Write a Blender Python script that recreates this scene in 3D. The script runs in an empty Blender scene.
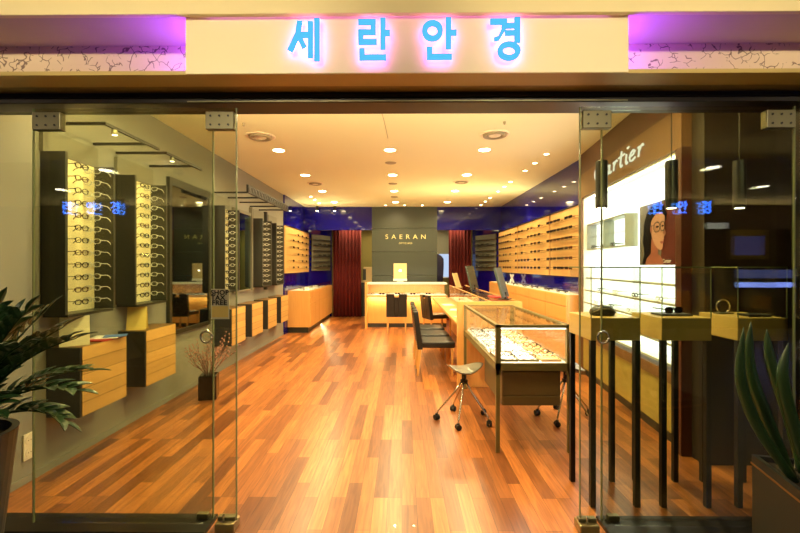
import bpy, bmesh, math, random
from mathutils import Vector, Matrix
random.seed(7)
PI = math.pi
S = bpy.context.scene
C = S.collection

# ------------------------------------------------------------------ helpers
def lin(r, g, b):
    def f(c):
        c /= 255.0
        return c / 12.92 if c <= 0.04045 else ((c + 0.055) / 1.055) ** 2.4
    return (f(r), f(g), f(b), 1.0)

class MB:
    def __init__(s):
        s.bm = bmesh.new()
    def box(s, x0, x1, y0, y1, z0, z1, M=None):
        vs = [s.bm.verts.new(Vector(p)) for p in
              ((x0,y0,z0),(x1,y0,z0),(x1,y1,z0),(x0,y1,z0),(x0,y0,z1),(x1,y0,z1),(x1,y1,z1),(x0,y1,z1))]
        if M is not None:
            for v in vs: v.co = M @ v.co
        for f in ((3,2,1,0),(4,5,6,7),(0,1,5,4),(1,2,6,5),(2,3,7,6),(3,0,4,7)):
            s.bm.faces.new([vs[i] for i in f])
        return s
    def prism(s, poly, z0, z1):
        a = [s.bm.verts.new((x, y, z0)) for x, y in poly]
        b = [s.bm.verts.new((x, y, z1)) for x, y in poly]
        n = len(poly)
        s.bm.faces.new(a[::-1]); s.bm.faces.new(b)
        for i in range(n):
            j = (i+1) % n
            s.bm.faces.new((a[i], a[j], b[j], b[i]))
        return s
    def plate(s, poly, y0, y1):            # polygon in XZ, thickness in Y
        a = [s.bm.verts.new((x, y0, z)) for x, z in poly]
        b = [s.bm.verts.new((x, y1, z)) for x, z in poly]
        n = len(poly)
        s.bm.faces.new(a); s.bm.faces.new(b[::-1])
        for i in range(n):
            j = (i+1) % n
            s.bm.faces.new((a[j], a[i], b[i], b[j]))
        return s
    def ring(s, cx, cz, rx, rz, t, y0, y1, n=14, a0=0, a1=2*PI, pw=1.0):   # annulus in XZ
        full = abs(a1-a0-2*PI) < 1e-6
        m = n if full else n+1
        L = []
        for k in range(m):
            a = a0+(a1-a0)*k/n
            c, q = math.cos(a), math.sin(a)
            c = math.copysign(abs(c)**pw, c); q = math.copysign(abs(q)**pw, q)
            L.append([s.bm.verts.new(p) for p in (
                (cx+rx*c, y0, cz+rz*q), (cx+(rx-t)*c, y0, cz+(rz-t)*q),
                (cx+(rx-t)*c, y1, cz+(rz-t)*q), (cx+rx*c, y1, cz+rz*q))])
        for k in range(m if full else m-1):
            A, B = L[k], L[(k+1) % m]
            for i in range(4):
                j = (i+1) % 4
                s.bm.faces.new((A[i], A[j], B[j], B[i]))
        if not full:
            s.bm.faces.new(L[0][::-1]); s.bm.faces.new(L[-1])
        return s
    def cyl(s, p0, p1, r0, r1=None, n=12):
        r1 = r0 if r1 is None else r1
        p0, p1 = Vector(p0), Vector(p1)
        d = (p1-p0).normalized()
        u = d.orthogonal().normalized(); w = d.cross(u)
        A = [s.bm.verts.new(p0+(u*math.cos(2*PI*k/n)+w*math.sin(2*PI*k/n))*r0) for k in range(n)]
        B = [s.bm.verts.new(p1+(u*math.cos(2*PI*k/n)+w*math.sin(2*PI*k/n))*r1) for k in range(n)]
        s.bm.faces.new(A[::-1]); s.bm.faces.new(B)
        for k in range(n):
            j = (k+1) % n
            s.bm.faces.new((A[k], A[j], B[j], B[k]))
        return s
    def tube(s, pts, r, n=6):
        pts = [Vector(p) for p in pts]
        rs = r if isinstance(r, (list, tuple)) else [r]*len(pts)
        rings = []; u = None
        for i, p in enumerate(pts):
            d = (pts[min(i+1, len(pts)-1)]-pts[max(i-1, 0)]).normalized()
            if u is None: u = d.orthogonal().normalized()
            u = (u-d*u.dot(d)).normalized(); w = d.cross(u)
            rings.append([s.bm.verts.new(p+(u*math.cos(2*PI*k/n)+w*math.sin(2*PI*k/n))*rs[i]) for k in range(n)])
        for A, B in zip(rings, rings[1:]):
            for k in range(n):
                j = (k+1) % n
                s.bm.faces.new((A[k], A[j], B[j], B[k]))
        s.bm.faces.new(rings[0][::-1]); s.bm.faces.new(rings[-1])
        return s
    def lathe(s, prof, n=24, c=(0,0)):
        rings = [[s.bm.verts.new((c[0]+r*math.cos(2*PI*k/n), c[1]+r*math.sin(2*PI*k/n), z)) for k in range(n)] for r, z in prof]
        for A, B in zip(rings, rings[1:]):
            for k in range(n):
                j = (k+1) % n
                s.bm.faces.new((A[k], A[j], B[j], B[k]))
        s.bm.faces.new(rings[0][::-1]); s.bm.faces.new(rings[-1])
        return s
    def leaf(s, base, tip, width, normal, bend=0.0, th=0.002):   # a lens shaped leaf with thickness
        base, tip = Vector(base), Vector(tip)
        d = tip-base; L = d.length; d.normalize()
        nrm = Vector(normal); nrm = (nrm-d*nrm.dot(d)).normalized(); sd = d.cross(nrm)
        prof = ((0,.12),(.2,.75),(.42,1),(.68,.8),(.88,.4),(1,.02))
        top, bot = [], []
        for t, w in prof:
            c = base+d*L*t+nrm*bend*math.sin(PI*t)
            row = [c-sd*width*w/2+nrm*.12*width*w, c, c+sd*width*w/2+nrm*.12*width*w]
            top.append([s.bm.verts.new(p+nrm*th/2) for p in row]); bot.append([s.bm.verts.new(p-nrm*th/2) for p in row])
        for A, B in zip(top, top[1:]):
            for k in (0, 1): s.bm.faces.new((A[k], A[k+1], B[k+1], B[k]))
        for A, B in zip(bot, bot[1:]):
            for k in (0, 1): s.bm.faces.new((A[k+1], A[k], B[k], B[k+1]))
        for i in range(len(prof)-1):
            s.bm.faces.new((top[i][0], top[i+1][0], bot[i+1][0], bot[i][0]))
            s.bm.faces.new((top[i+1][2], top[i][2], bot[i][2], bot[i+1][2]))
        s.bm.faces.new((top[0][0], bot[0][0], bot[0][1], bot[0][2], top[0][2], top[0][1]))
        return s
    def build(s, name, mat, parent=None, bevel=0, smooth=False, seg=2):
        bmesh.ops.recalc_face_normals(s.bm, faces=s.bm.faces[:])
        me = bpy.data.meshes.new(name); s.bm.to_mesh(me); s.bm.free()
        return link(name, me, mat, parent, bevel, smooth, seg)

def link(name, me, mat, parent=None, bevel=0, smooth=False, seg=2):
    o = bpy.data.objects.new(name, me); C.objects.link(o)
    me.materials.clear(); me.materials.append(mat)
    if parent is not None: o.parent = parent
    if bevel:
        m = o.modifiers.new('bevel', 'BEVEL'); m.width = bevel; m.segments = seg
        m.limit_method = 'ANGLE'; m.angle_limit = math.radians(40)
    if smooth:
        for p in me.polygons: p.use_smooth = True
    return o

def tag(o, label, cat, group=None, kind=None):
    o['label'] = label; o['category'] = cat
    if group: o['group'] = group
    o['kind'] = kind or 'thing'
    return o
def thing(name, label, cat, loc=(0,0,0), rz=0.0, group=None, kind=None):
    o = bpy.data.objects.new(name, None); C.objects.link(o)
    o.location = loc; o.rotation_euler = (0, 0, rz); o.empty_display_size = .1
    return tag(o, label, cat, group, kind)
def struct(o, label, cat): return tag(o, label, cat, None, 'structure')
def copy_tree(o, loc, rot, label, group=None):
    c = o.copy(); C.objects.link(c); c.location = loc; c.rotation_euler = rot; c['label'] = label
    if group: c['group'] = group
    for ch in list(o.children):
        d = ch.copy(); C.objects.link(d); d.parent = c
        for g in list(ch.children):
            e = g.copy(); C.objects.link(e); e.parent = d
    return c
def box(name, mat, x0, x1, y0, y1, z0, z1, parent=None, bevel=0):
    return MB().box(x0, x1, y0, y1, z0, z1).build(name, mat, parent, bevel)
def text_mesh(body, size, depth=.002, spacing=1.0, shear=0.0, bold=0.0):
    cu = bpy.data.curves.new('lettering', 'FONT'); cu.body = body; cu.size = size; cu.extrude = depth
    cu.align_x = 'CENTER'; cu.align_y = 'CENTER'; cu.space_character = spacing; cu.shear = shear
    cu.offset = bold
    ob = bpy.data.objects.new('lettering', cu); C.objects.link(ob)
    dg = bpy.context.evaluated_depsgraph_get()
    me = bpy.data.meshes.new_from_object(ob.evaluated_get(dg))
    bpy.data.objects.remove(ob)
    return me

# ------------------------------------------------------------------ materials
def nodes(name):
    m = bpy.data.materials.new(name); m.use_nodes = True
    nt = m.node_tree; return m, nt, nt.nodes['Principled BSDF']
def pm(name, col, rough=.5, metal=0.0, var=.06, scale=8.0, spec=.5, coat=0.0):
    m, nt, b = nodes(name)
    tc = nt.nodes.new('ShaderNodeTexCoord'); n = nt.nodes.new('ShaderNodeTexNoise')
    n.inputs['Scale'].default_value = scale; n.inputs['Detail'].default_value = 4
    nt.links.new(tc.outputs['Object'], n.inputs['Vector'])
    mx = nt.nodes.new('ShaderNodeMix'); mx.data_type = 'RGBA'
    mx.inputs[6].default_value = tuple(c*(1-var) for c in col[:3])+(1,)
    mx.inputs[7].default_value = tuple(min(1, c*(1+var)) for c in col[:3])+(1,)
    nt.links.new(n.outputs['Fac'], mx.inputs[0]); nt.links.new(mx.outputs[2], b.inputs['Base Color'])
    b.inputs['Roughness'].default_value = rough; b.inputs['Metallic'].default_value = metal
    b.inputs['Specular IOR Level'].default_value = spec; b.inputs['Coat Weight'].default_value = coat
    return m
def emit(name, col, strength):
    m = bpy.data.materials.new(name); m.use_nodes = True; nt = m.node_tree; nt.nodes.clear()
    e = nt.nodes.new('ShaderNodeEmission'); o = nt.nodes.new('ShaderNodeOutputMaterial')
    e.inputs[0].default_value = col; e.inputs[1].default_value = strength
    nt.links.new(e.outputs[0], o.inputs[0]); return m
def thin_glass(name, tint, f0=.045, gain=1.0):
    m = bpy.data.materials.new(name); m.use_nodes = True; nt = m.node_tree; nt.nodes.clear()
    t = nt.nodes.new('ShaderNodeBsdfTransparent'); t.inputs[0].default_value = tint
    g = nt.nodes.new('ShaderNodeBsdfGlossy'); g.inputs['Roughness'].default_value = 0.0
    lw = nt.nodes.new('ShaderNodeLayerWeight'); lw.inputs[0].default_value = .5        # facing : 1 - |cos|
    p = nt.nodes.new('ShaderNodeMath'); p.operation = 'POWER'; p.inputs[1].default_value = 5
    k = nt.nodes.new('ShaderNodeMath'); k.operation = 'MULTIPLY_ADD'; k.use_clamp = True; k.inputs[1].default_value = (1-f0)*gain; k.inputs[2].default_value = f0*gain
    mx = nt.nodes.new('ShaderNodeMixShader'); o = nt.nodes.new('ShaderNodeOutputMaterial')
    nt.links.new(lw.outputs['Facing'], p.inputs[0]); nt.links.new(p.outputs[0], k.inputs[0]); nt.links.new(k.outputs[0], mx.inputs[0])
    nt.links.new(t.outputs[0], mx.inputs[1]); nt.links.new(g.outputs[0], mx.inputs[2]); nt.links.new(mx.outputs[0], o.inputs[0])
    return m
def wood(name, c1, c2, axis='Z', scale=3.0, rough=.4, coat=0.0, planks=None, gap=lin(60,40,15)):
    m, nt, b = nodes(name)
    tc = nt.nodes.new('ShaderNodeTexCoord'); mp = nt.nodes.new('ShaderNodeMapping')
    nt.links.new(tc.outputs['Object'], mp.inputs['Vector'])
    sc = {'X': (1, 14, 14), 'Y': (14, 1, 14), 'Z': (14, 14, 1)}[axis]
    mp.inputs['Scale'].default_value = sc
    n = nt.nodes.new('ShaderNodeTexNoise'); n.inputs['Scale'].default_value = scale; n.inputs['Detail'].default_value = 6
    n.inputs['Distortion'].default_value = .6
    nt.links.new(mp.outputs[0], n.inputs['Vector'])
    mx = nt.nodes.new('ShaderNodeMix'); mx.data_type = 'RGBA'; mx.inputs[6].default_value = c1; mx.inputs[7].default_value = c2
    nt.links.new(n.outputs['Fac'], mx.inputs[0]); out = mx.outputs[2]
    if planks:                               # horizontal boards of the given height along Y
        sp = nt.nodes.new('ShaderNodeSeparateXYZ'); nt.links.new(tc.outputs['Object'], sp.inputs[0])
        cb = nt.nodes.new('ShaderNodeCombineXYZ'); nt.links.new(sp.outputs['Y'], cb.inputs[0]); nt.links.new(sp.outputs['Z'], cb.inputs[1])
        br = nt.nodes.new('ShaderNodeTexBrick'); nt.links.new(cb.outputs[0], br.inputs['Vector'])
        br.inputs['Scale'].default_value = 1; br.inputs['Brick Width'].default_value = 3.0; br.inputs['Row Height'].default_value = planks
        br.inputs['Mortar Size'].default_value = .0025; br.inputs['Color1'].default_value = (.8,.8,.8,1); br.inputs['Color2'].default_value = (1.1,1.1,1.1,1)
        br.inputs['Mortar'].default_value = (.25,.2,.12,1)
        mu = nt.nodes.new('ShaderNodeMix'); mu.data_type = 'RGBA'; mu.blend_type = 'MULTIPLY'; mu.inputs[0].default_value = 1
        nt.links.new(out, mu.inputs[6]); nt.links.new(br.outputs['Color'], mu.inputs[7]); out = mu.outputs[2]
    nt.links.new(out, b.inputs['Base Color'])
    b.inputs['Roughness'].default_value = rough; b.inputs['Coat Weight'].default_value = coat
    return m
def floor_wood():
    m, nt, b = nodes('cherry planks')
    tc = nt.nodes.new('ShaderNodeTexCoord'); sp = nt.nodes.new('ShaderNodeSeparateXYZ'); nt.links.new(tc.outputs['Object'], sp.inputs[0])
    cb = nt.nodes.new('ShaderNodeCombineXYZ'); nt.links.new(sp.outputs['Y'], cb.inputs[0]); nt.links.new(sp.outputs['X'], cb.inputs[1])
    def brick(c1, c2, mort, bias=0):
        br = nt.nodes.new('ShaderNodeTexBrick'); nt.links.new(cb.outputs[0], br.inputs['Vector'])
        br.inputs['Scale'].default_value = 1; br.inputs['Brick Width'].default_value = .9; br.inputs['Row Height'].default_value = .09
        br.inputs['Mortar Size'].default_value = .0011; br.offset = .37; br.offset_frequency = 3; br.squash = .8; br.squash_frequency = 4
        br.inputs['Color1'].default_value = c1; br.inputs['Color2'].default_value = c2; br.inputs['Mortar'].default_value = mort
        br.inputs['Bias'].default_value = bias
        return br
    br = brick(lin(92,46,23), lin(188,117,60), lin(66,32,15), .12)
    mp = nt.nodes.new('ShaderNodeMapping'); mp.inputs['Scale'].default_value = (22, 1.4, 1); nt.links.new(tc.outputs['Object'], mp.inputs['Vector'])
    n = nt.nodes.new('ShaderNodeTexNoise'); n.inputs['Scale'].default_value = 2.2; n.inputs['Detail'].default_value = 7; n.inputs['Distortion'].default_value = .8
    nt.links.new(mp.outputs[0], n.inputs['Vector'])
    r = nt.nodes.new('ShaderNodeValToRGB'); r.color_ramp.elements[0].position = .3; r.color_ramp.elements[0].color = (.62,.56,.52,1)
    r.color_ramp.elements[1].position = .7; r.color_ramp.elements[1].color = (1.15,1.15,1.1,1)
    nt.links.new(n.outputs['Fac'], r.inputs[0])
    mu = nt.nodes.new('ShaderNodeMix'); mu.data_type = 'RGBA'; mu.blend_type = 'MULTIPLY'; mu.inputs[0].default_value = 1
    nt.links.new(br.outputs['Color'], mu.inputs[6]); nt.links.new(r.outputs[0], mu.inputs[7])
    nt.links.new(mu.outputs[2], b.inputs['Base Color'])
    b.inputs['Roughness'].default_value = .33; b.inputs['Coat Weight'].default_value = .25; b.inputs['Coat Roughness'].default_value = .22
    return m
def crackle():
    m, nt, b = nodes('crackle wallpaper')
    tc = nt.nodes.new('ShaderNodeTexCoord')
    n0 = nt.nodes.new('ShaderNodeTexNoise'); n0.inputs['Scale'].default_value = 9
    nt.links.new(tc.outputs['Object'], n0.inputs['Vector'])
    ad = nt.nodes.new('ShaderNodeMix'); ad.data_type = 'VECTOR'; ad.inputs[0].default_value = .12
    nt.links.new(tc.outputs['Object'], ad.inputs[4]); nt.links.new(n0.outputs['Color'], ad.inputs[5])
    v = nt.nodes.new('ShaderNodeTexVoronoi'); v.feature = 'DISTANCE_TO_EDGE'; v.inputs['Scale'].default_value = 20
    nt.links.new(ad.outputs[1], v.inputs['Vector'])
    n1 = nt.nodes.new('ShaderNodeTexNoise'); n1.inputs['Scale'].default_value = 16
    nt.links.new(tc.outputs['Object'], n1.inputs['Vector'])
    r1 = nt.nodes.new('ShaderNodeValToRGB'); r1.color_ramp.elements[0].position = .025; r1.color_ramp.elements[1].position = .05
    r1.color_ramp.elements[0].color = (1,1,1,1); r1.color_ramp.elements[1].color = (0,0,0,1)
    nt.links.new(v.outputs['Distance'], r1.inputs[0])
    r2 = nt.nodes.new('ShaderNodeValToRGB'); r2.color_ramp.elements[0].position = .47; r2.color_ramp.elements[1].position = .52
    nt.links.new(n1.outputs['Fac'], r2.inputs[0])
    mu = nt.nodes.new('ShaderNodeMath'); mu.operation = 'MULTIPLY'
    nt.links.new(r1.outputs[0], mu.inputs[0]); nt.links.new(r2.outputs[0], mu.inputs[1])
    mx = nt.nodes.new('ShaderNodeMix'); mx.data_type = 'RGBA'; mx.inputs[6].default_value = lin(214,190,150); mx.inputs[7].default_value = lin(120,95,75)
    nt.links.new(mu.outputs[0], mx.inputs[0]); nt.links.new(mx.outputs[2], b.inputs['Base Color']); b.inputs['Roughness'].default_value = .6
    return m
def led_tiles(name, col, strength): return emit(name, col, strength)

M = {}
M['floor'] = floor_wood()
M['ceil'] = pm('ceiling paint', lin(230,226,188), .7, var=.015, scale=2)
M['wall'] = pm('grey wall paint', lin(134,132,120), .7, var=.03, scale=3)
M['blue'] = pm('blue back-painted glass', lin(11,7,108), .05, var=.15, scale=1.2, spec=.6)
M['slate'] = pm('olive slate panel', lin(44,50,39), .38, var=.12, scale=2)
M['olive_wall'] = pm('olive back room paint', lin(150,140,80), .7)
M['dark'] = pm('dark brown wall', lin(48,38,28), .35, var=.1, scale=3)
M['black_gloss'] = pm('black gloss column', lin(10,10,11), .12)
M['bronze'] = pm('dark bronze rail', lin(30,23,16), .4, metal=.3)
M['chrome'] = pm('chrome', lin(200,200,195), .18, metal=1.0)
M['steel'] = pm('brushed steel', lin(120,114,86), .4, metal=.7)
M['brass'] = pm('aged brass', lin(150,135,95), .35, metal=.8)
M['oak'] = wood('oak veneer', lin(196,148,84), lin(226,180,112), 'Z', 3)
M['oakh'] = wood('oak veneer long grain', lin(198,150,86), lin(228,182,114), 'Y', 3)
M['oakp'] = wood('oak boards', lin(186,140,72), lin(224,180,108), 'Y', 3, planks=.102)
M['maple'] = wood('honey maple veneer', lin(206,146,76), lin(228,170,96), 'Z', 2.5, .35)
M['tan'] = wood('olive tan veneer', lin(150,128,62), lin(176,150,78), 'X', 3)
M['tabletop'] = wood('yellow oak veneer', lin(196,164,88), lin(216,184,106), 'Y', 3)
M['charcoal'] = pm('charcoal laminate', lin(36,36,34), .4)
M['niche'] = pm('dark grey niche panel', lin(44,42,34), .4)
M['header_grey'] = pm('grey header board', lin(112,108,90), .5)
M['cream'] = pm('cream panel', lin(228,216,168), .5, var=.04)
M['black'] = pm('matte black metal', lin(20,19,17), .4)
M['frameblk'] = pm('black acetate', lin(16,14,13), .25, var=.02)
M['framebrn'] = pm('tortoise acetate', lin(70,38,18), .25, var=.5, scale=60)
M['framegrey'] = pm('pale grey frame', lin(205,205,196), .3)
M['lens'] = thin_glass('clear lens', (.96,.97,.96,1))
M['darklens'] = pm('dark lens', lin(20,16,14), .08)
M['olive_metal'] = pm('olive bronze metal', lin(116,106,62), .4, metal=.3)
M['drawer_olive'] = pm('olive brown drawer front', lin(96,82,48), .45)
M['white'] = pm('white laminate', lin(238,236,228), .4, var=.02)
M['paper'] = pm('cream paper', lin(238,226,184), .7, var=.02)
M['ypaper'] = pm('yellow cream paper', lin(226,200,110), .7, var=.02)
M['red'] = pm('red cover', lin(170,40,34), .5)
M['bluep'] = pm('blue cover', lin(70,100,160), .5)
M['leather'] = pm('black leather', lin(24,23,20), .36)
M['legwood'] = wood('light beech leg', lin(196,140,72), lin(220,166,96), 'Z', 3)
M['seatgrey'] = pm('silver grey moulded seat', lin(120,118,108), .3, metal=.3)
M['rubber'] = pm('black rubber', lin(18,17,17), .5)
M['curtain'] = pm('dark red curtain', lin(104,22,20), .8, var=.25, scale=5)
M['blind'] = pm('grey blind fabric', lin(140,142,128), .8)
M['glow_blue'] = emit('pale blue lit window', lin(190,210,240), .6)
M['glass_front'] = thin_glass('front glass', (.905,.925,.845,1), gain=1.05)
M['glass'] = thin_glass('case glass', (.985,.99,.98,1), gain=.6)
M['mirror'] = pm('dark mirror', lin(120,125,135), .03, metal=1.0, var=.02)
M['mirrorg'] = pm('green grey mirror', lin(110,135,120), .06, metal=1.0, var=.02)
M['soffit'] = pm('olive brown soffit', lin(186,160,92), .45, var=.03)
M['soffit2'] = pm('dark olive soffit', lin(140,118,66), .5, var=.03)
M['fascia'] = pm('cream fascia', lin(236,216,160), .55, var=.02, scale=2)
M['board'] = pm('cream sign board', lin(238,222,176), .5, var=.015, scale=2)
M['recess'] = pm('recess paint', lin(206,186,160), .6, var=.03)
M['crackle'] = crackle()
M['cyan'] = emit('cyan letter face', lin(84,188,236), .66)
M['pink'] = emit('magenta halo led', lin(235,120,255), 8.0)
M['violet'] = emit('violet led strip', lin(125,60,255), 95.0)
M['violet2'] = emit('violet led strip soft', lin(190,110,255), 3.0)
M['lamp'] = emit('warm downlight lens', lin(255,226,170), 22.0)
M['lampw'] = emit('white lamp lens', lin(255,240,215), 14.0)
M['led_warm'] = emit('warm led strip', lin(255,214,130), 5.0)
M['led_white'] = emit('white led strip', lin(255,250,238), 5.0)
M['trimwhite'] = pm('white trim ring', lin(236,222,196), .5)
M['grille'] = pm('grey diffuser', lin(150,138,112), .5)
M['brownveneer'] = wood('brown veneer', lin(106,74,48), lin(128,92,62), 'Z', 3, .4)
M['redveneer'] = wood('red brown veneer', lin(64,29,19), lin(84,39,25), 'Z', 3, .35)
M['lightbox'] = emit('backlit white panel', lin(246,250,250), 2.2)
M['white_glow'] = pm('white gloss shelf', lin(244,244,238), .3, var=.01)
M['shelfgrey'] = pm('grey shelf edge', lin(170,172,160), .35)
M['poster'] = pm('poster dark ground', lin(104,98,94), .7, var=.3, scale=4, spec=.1); M['poster_red'] = pm('poster dark red ground', lin(84,36,30), .7, spec=.1, var=.3, scale=4)
M['skin'] = pm('printed skin', lin(180,132,114), .35, var=.12, scale=5)
M['skin_red'] = pm('printed warm skin', lin(140,78,62), .35, var=.12, scale=5)
M['hair'] = pm('printed hair', lin(14,9,10), .8, spec=.05, var=.3, scale=12)
M['lips'] = pm('printed lips', lin(130,40,44), .35)
M['signwhite'] = emit('lit white lettering', lin(255,250,240), .8)
M['gold'] = pm('pale gold lettering', lin(206,198,140), .3, metal=.3)
M['pot'] = pm('dark grey pot', lin(44,44,44), .4)
M['copper'] = pm('copper band', lin(170,120,70), .35, metal=.8)
M['soil'] = pm('dark soil', lin(40,30,22), .9, var=.4, scale=30)
M['zz'] = pm('deep green leaf', lin(34,62,30), .3, var=.4, scale=6)
M['snake'] = pm('snake plant green', lin(34,62,30), .4, var=.35, scale=9)
M['stone'] = pm('pale stone', lin(190,186,150), .6)
M['twig'] = pm('brown twig', lin(92,58,40), .7)
M['bud'] = pm('pink bud', lin(170,120,104), .6)
M['plasticw'] = pm('ivory plastic', lin(226,220,196), .4)
M['screen_back'] = pm('grey green monitor shell', lin(66,76,70), .35)
M['beige'] = pm('beige plastic', lin(206,186,140), .45)
M['imac'] = pm('champagne aluminium', lin(214,190,140), .35, metal=.4)
M['coat'] = pm('dark navy cloth', lin(20,20,58), .8)
M['tantray'] = pm('tan tray', lin(206,160,104), .5)
M['mallfloor'] = pm('beige stone floor', lin(92,82,62), .3, var=.15, scale=4)
M['mallceil'] = pm('mall ceiling paint', lin(200,185,150), .7)
M['mallwall'] = pm('dark shop front opposite', lin(44,26,18), .4)
M['bluesign'] = emit('blue lit lettering', lin(50,110,255), 14.0)
M['winlight'] = emit('lit blue counter front', lin(130,150,255), 4.0)
M['stickerblk'] = pm('black print', lin(18,18,18), .5)
M['sticker'] = pm('pale sticker', lin(214,206,170), .5)
M['socket'] = pm('socket grey', lin(120,116,104), .5)

# ------------------------------------------------------------------ camera
EYE = 1.49
cam = bpy.data.cameras.new('camera'); cam.sensor_width = 36; cam.lens = 18.9
cam.clip_start = .02
yaw = math.radians(.5)
cam.shift_x = (400+420*math.tan(yaw)-402)/800; cam.shift_y = -.5/800
co = bpy.data.objects.new('camera', cam); C.objects.link(co)
co.location = (0, 0, EYE); co.rotation_euler = (PI/2, 0, yaw); S.camera = co

def spot(loc, target, power, col, angle=150, blend=.8, size=.06):
    l = bpy.data.lights.new('spot', 'SPOT'); l.energy = power; l.color = col[:3]; l.spot_size = math.radians(angle)
    l.spot_blend = blend; l.shadow_soft_size = size
    o = bpy.data.objects.new('spot_light', l); C.objects.link(o); o.location = loc
    d = Vector(target)-Vector(loc); o.rotation_euler = d.to_track_quat('-Z', 'Y').to_euler()
    return o
def area(loc, target, power, col, sx, sy, spread=180):
    l = bpy.data.lights.new('area', 'AREA'); l.shape = 'RECTANGLE'; l.size = sx; l.size_y = sy; l.energy = power; l.color = col[:3]
    l.spread = math.radians(spread)
    o = bpy.data.objects.new('area_light', l); C.objects.link(o); o.location = loc
    d = Vector(target)-Vector(loc); o.rotation_euler = d.to_track_quat('-Z', 'Y').to_euler()
    return o
WARM = lin(255,231,168); WARM2 = lin(255,232,172); NEUT = lin(255,240,220)

# ------------------------------------------------------------------ room shell
CZ = 3.04
struct(box('floor', M['floor'], -2.7, 3.3, 2.30, 13.2, -.1, 0), 'orange cherry plank floor running to the back of the shop', 'floor')
ce = box('ceiling', M['ceil'], -2.7, 3.3, 2.5, 11.2, CZ, CZ+.1)
struct(ce, 'warm peach painted ceiling of the shop', 'ceiling')
m_ = MB().tube([(-.21, 4.15, CZ-.001), (-.19, 4.5, CZ-.001), (-.17, 5.1, CZ-.001)], .003, 4).build('hairline_seam', M['grille'], ce)
for x, y in ((-1.72, 4.55), (1.10, 4.52)):
    MB().cyl((x, y, CZ), (x, y, CZ-.03), .016, .010).build('sprinkler_head', M['grille'], ce)
struct(box('wall_left', M['wall'], -2.70, -2.58, 2.3, 9.1, 0, CZ), 'pale grey wall behind the eyewear niches', 'wall')
struct(box('baseboard_left', M['wall'], -2.58, -2.572, 2.5, 9.1, 0, .05), 'low grey skirting along the pale grey wall', 'skirting')
struct(box('wall_left_rear', M['blue'], -2.70, -2.55, 9.1, 11.42, 0, CZ), 'blue glossy wall around the oak rack past the niches', 'wall')
struct(MB().prism([(-2.55,11.42),(-2.08,12.42),(-2.3,12.6),(-2.7,12.6),(-2.7,11.42)], 0, CZ).build('wall_left_corner', M['blue']), 'angled blue wall holding the dark rack beside the left curtain', 'wall')
struct(box('wall_right', M['blue'], 2.58, 2.72, 5.9, 11.2, 0, CZ), 'blue glossy wall above and below the long oak racks', 'wall')
struct(MB().prism([(2.58,11.2),(2.72,11.2),(2.72,12.6),(2.3,12.6),(2.08,12.42)], 0, CZ).build('wall_right_corner', M['blue']), 'angled blue wall holding the dark rack beside the right curtain', 'wall')
struct(box('wall_rear_upper', M['blue'], -2.56, -.79, 11.0, 11.12, 2.43, CZ), 'blue glossy bulkhead above the left curtain', 'wall')
struct(box('wall_rear_upper_right', M['blue'], .92, 2.59, 11.0, 11.12, 2.43, CZ), 'blue glossy bulkhead above the right curtain', 'wall')
struct(box('ceiling_rear', M['olive_wall'], -2.7, 2.7, 11.2, 13.2, 2.62, 2.7), 'dim ceiling of the room behind the curtains', 'ceiling')
wr = box('wall_rear', M['olive_wall'], -2.7, 2.7, 13.0, 13.2, 0, 2.62); struct(wr, 'olive back wall seen beside the curtains', 'wall')
# feature wall with the shop's lettering
fw = thing('wall_feature', 'dark olive slate panel wall lettered SAERAN behind the rear counter', 'wall', (.065, 11.0, 0), 0, None, 'structure')
for i, (z0, z1) in enumerate(((0,.62),(.625,1.24),(1.245,1.86),(1.865,2.48),(2.485,CZ))):
    box('slab_panel', M['slate'], -.855, .855, 0, .15, z0, z1, fw, .003)
o = link('lettering', text_mesh('SAERAN', .165, .004, 1.85), M['gold'], fw); o.rotation_euler = (PI/2, 0, 0); o.location = (.03, -.006, 2.25); o.scale = (1.12, 1, 1)
o = link('small_lettering', text_mesh('OPTICIANS', .062, .003, 1.15), M['gold'], fw); o.rotation_euler = (PI/2, 0, 0); o.location = (.03, -.006, 2.085)
# wall closing the shop on the right, behind the small tables
struct(box('wall_right_front', M['dark'], 2.26, 3.3, 3.16, 3.30, 0, CZ), 'dark brown wall end behind the third small display table', 'wall')
struct(box('wall_right_side', M['dark'], 3.2, 3.3, 2.4, 3.16, 0, CZ), 'dark side wall by the black column', 'wall')

# ------------------------------------------------------------------ shop front
hd = thing('trim_1', 'dark bronze sliding door header rail across the shop front', 'header rail', (0, 2.4, 2.39), 0, None, 'structure')
box('rail_body', M['bronze'], -3.2, 3.2, -.06, .12, .012, .07, hd, .004)
box('rail_lip', M['bronze'], -3.2, 3.2, -.075, -.06, .038, .062, hd)
box('rail_groove_strip', M['steel'], -1.2, 1.25, -.066, -.06, .016, .022, hd)
struct(box('trim_2', M['bronze'], -2.58, -1.09, 2.305, 2.48, 0, .022), 'dark floor rail under the left glass', 'floor rail')
struct(box('trim_3', M['bronze'], 1.14, 2.3, 2.305, 2.48, 0, .022), 'dark floor rail under the right glass', 'floor rail')
struct(box('wall_front_upper', M['fascia'], -3.4, 3.4, 2.50, 2.60, 2.44, CZ+.1), 'wall strip above the header rail inside the shop', 'wall')
struct(box('column_right', M['black_gloss'], 2.30, 3.4, 2.40, 2.50, 0, 2.44), 'glossy black column at the right edge of the shop front', 'column')
struct(box('column_left', M['wall'], -3.4, -2.70, 2.30, 2.50, 0, 2.44), 'grey wall end at the left edge of the shop front', 'column')
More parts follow.
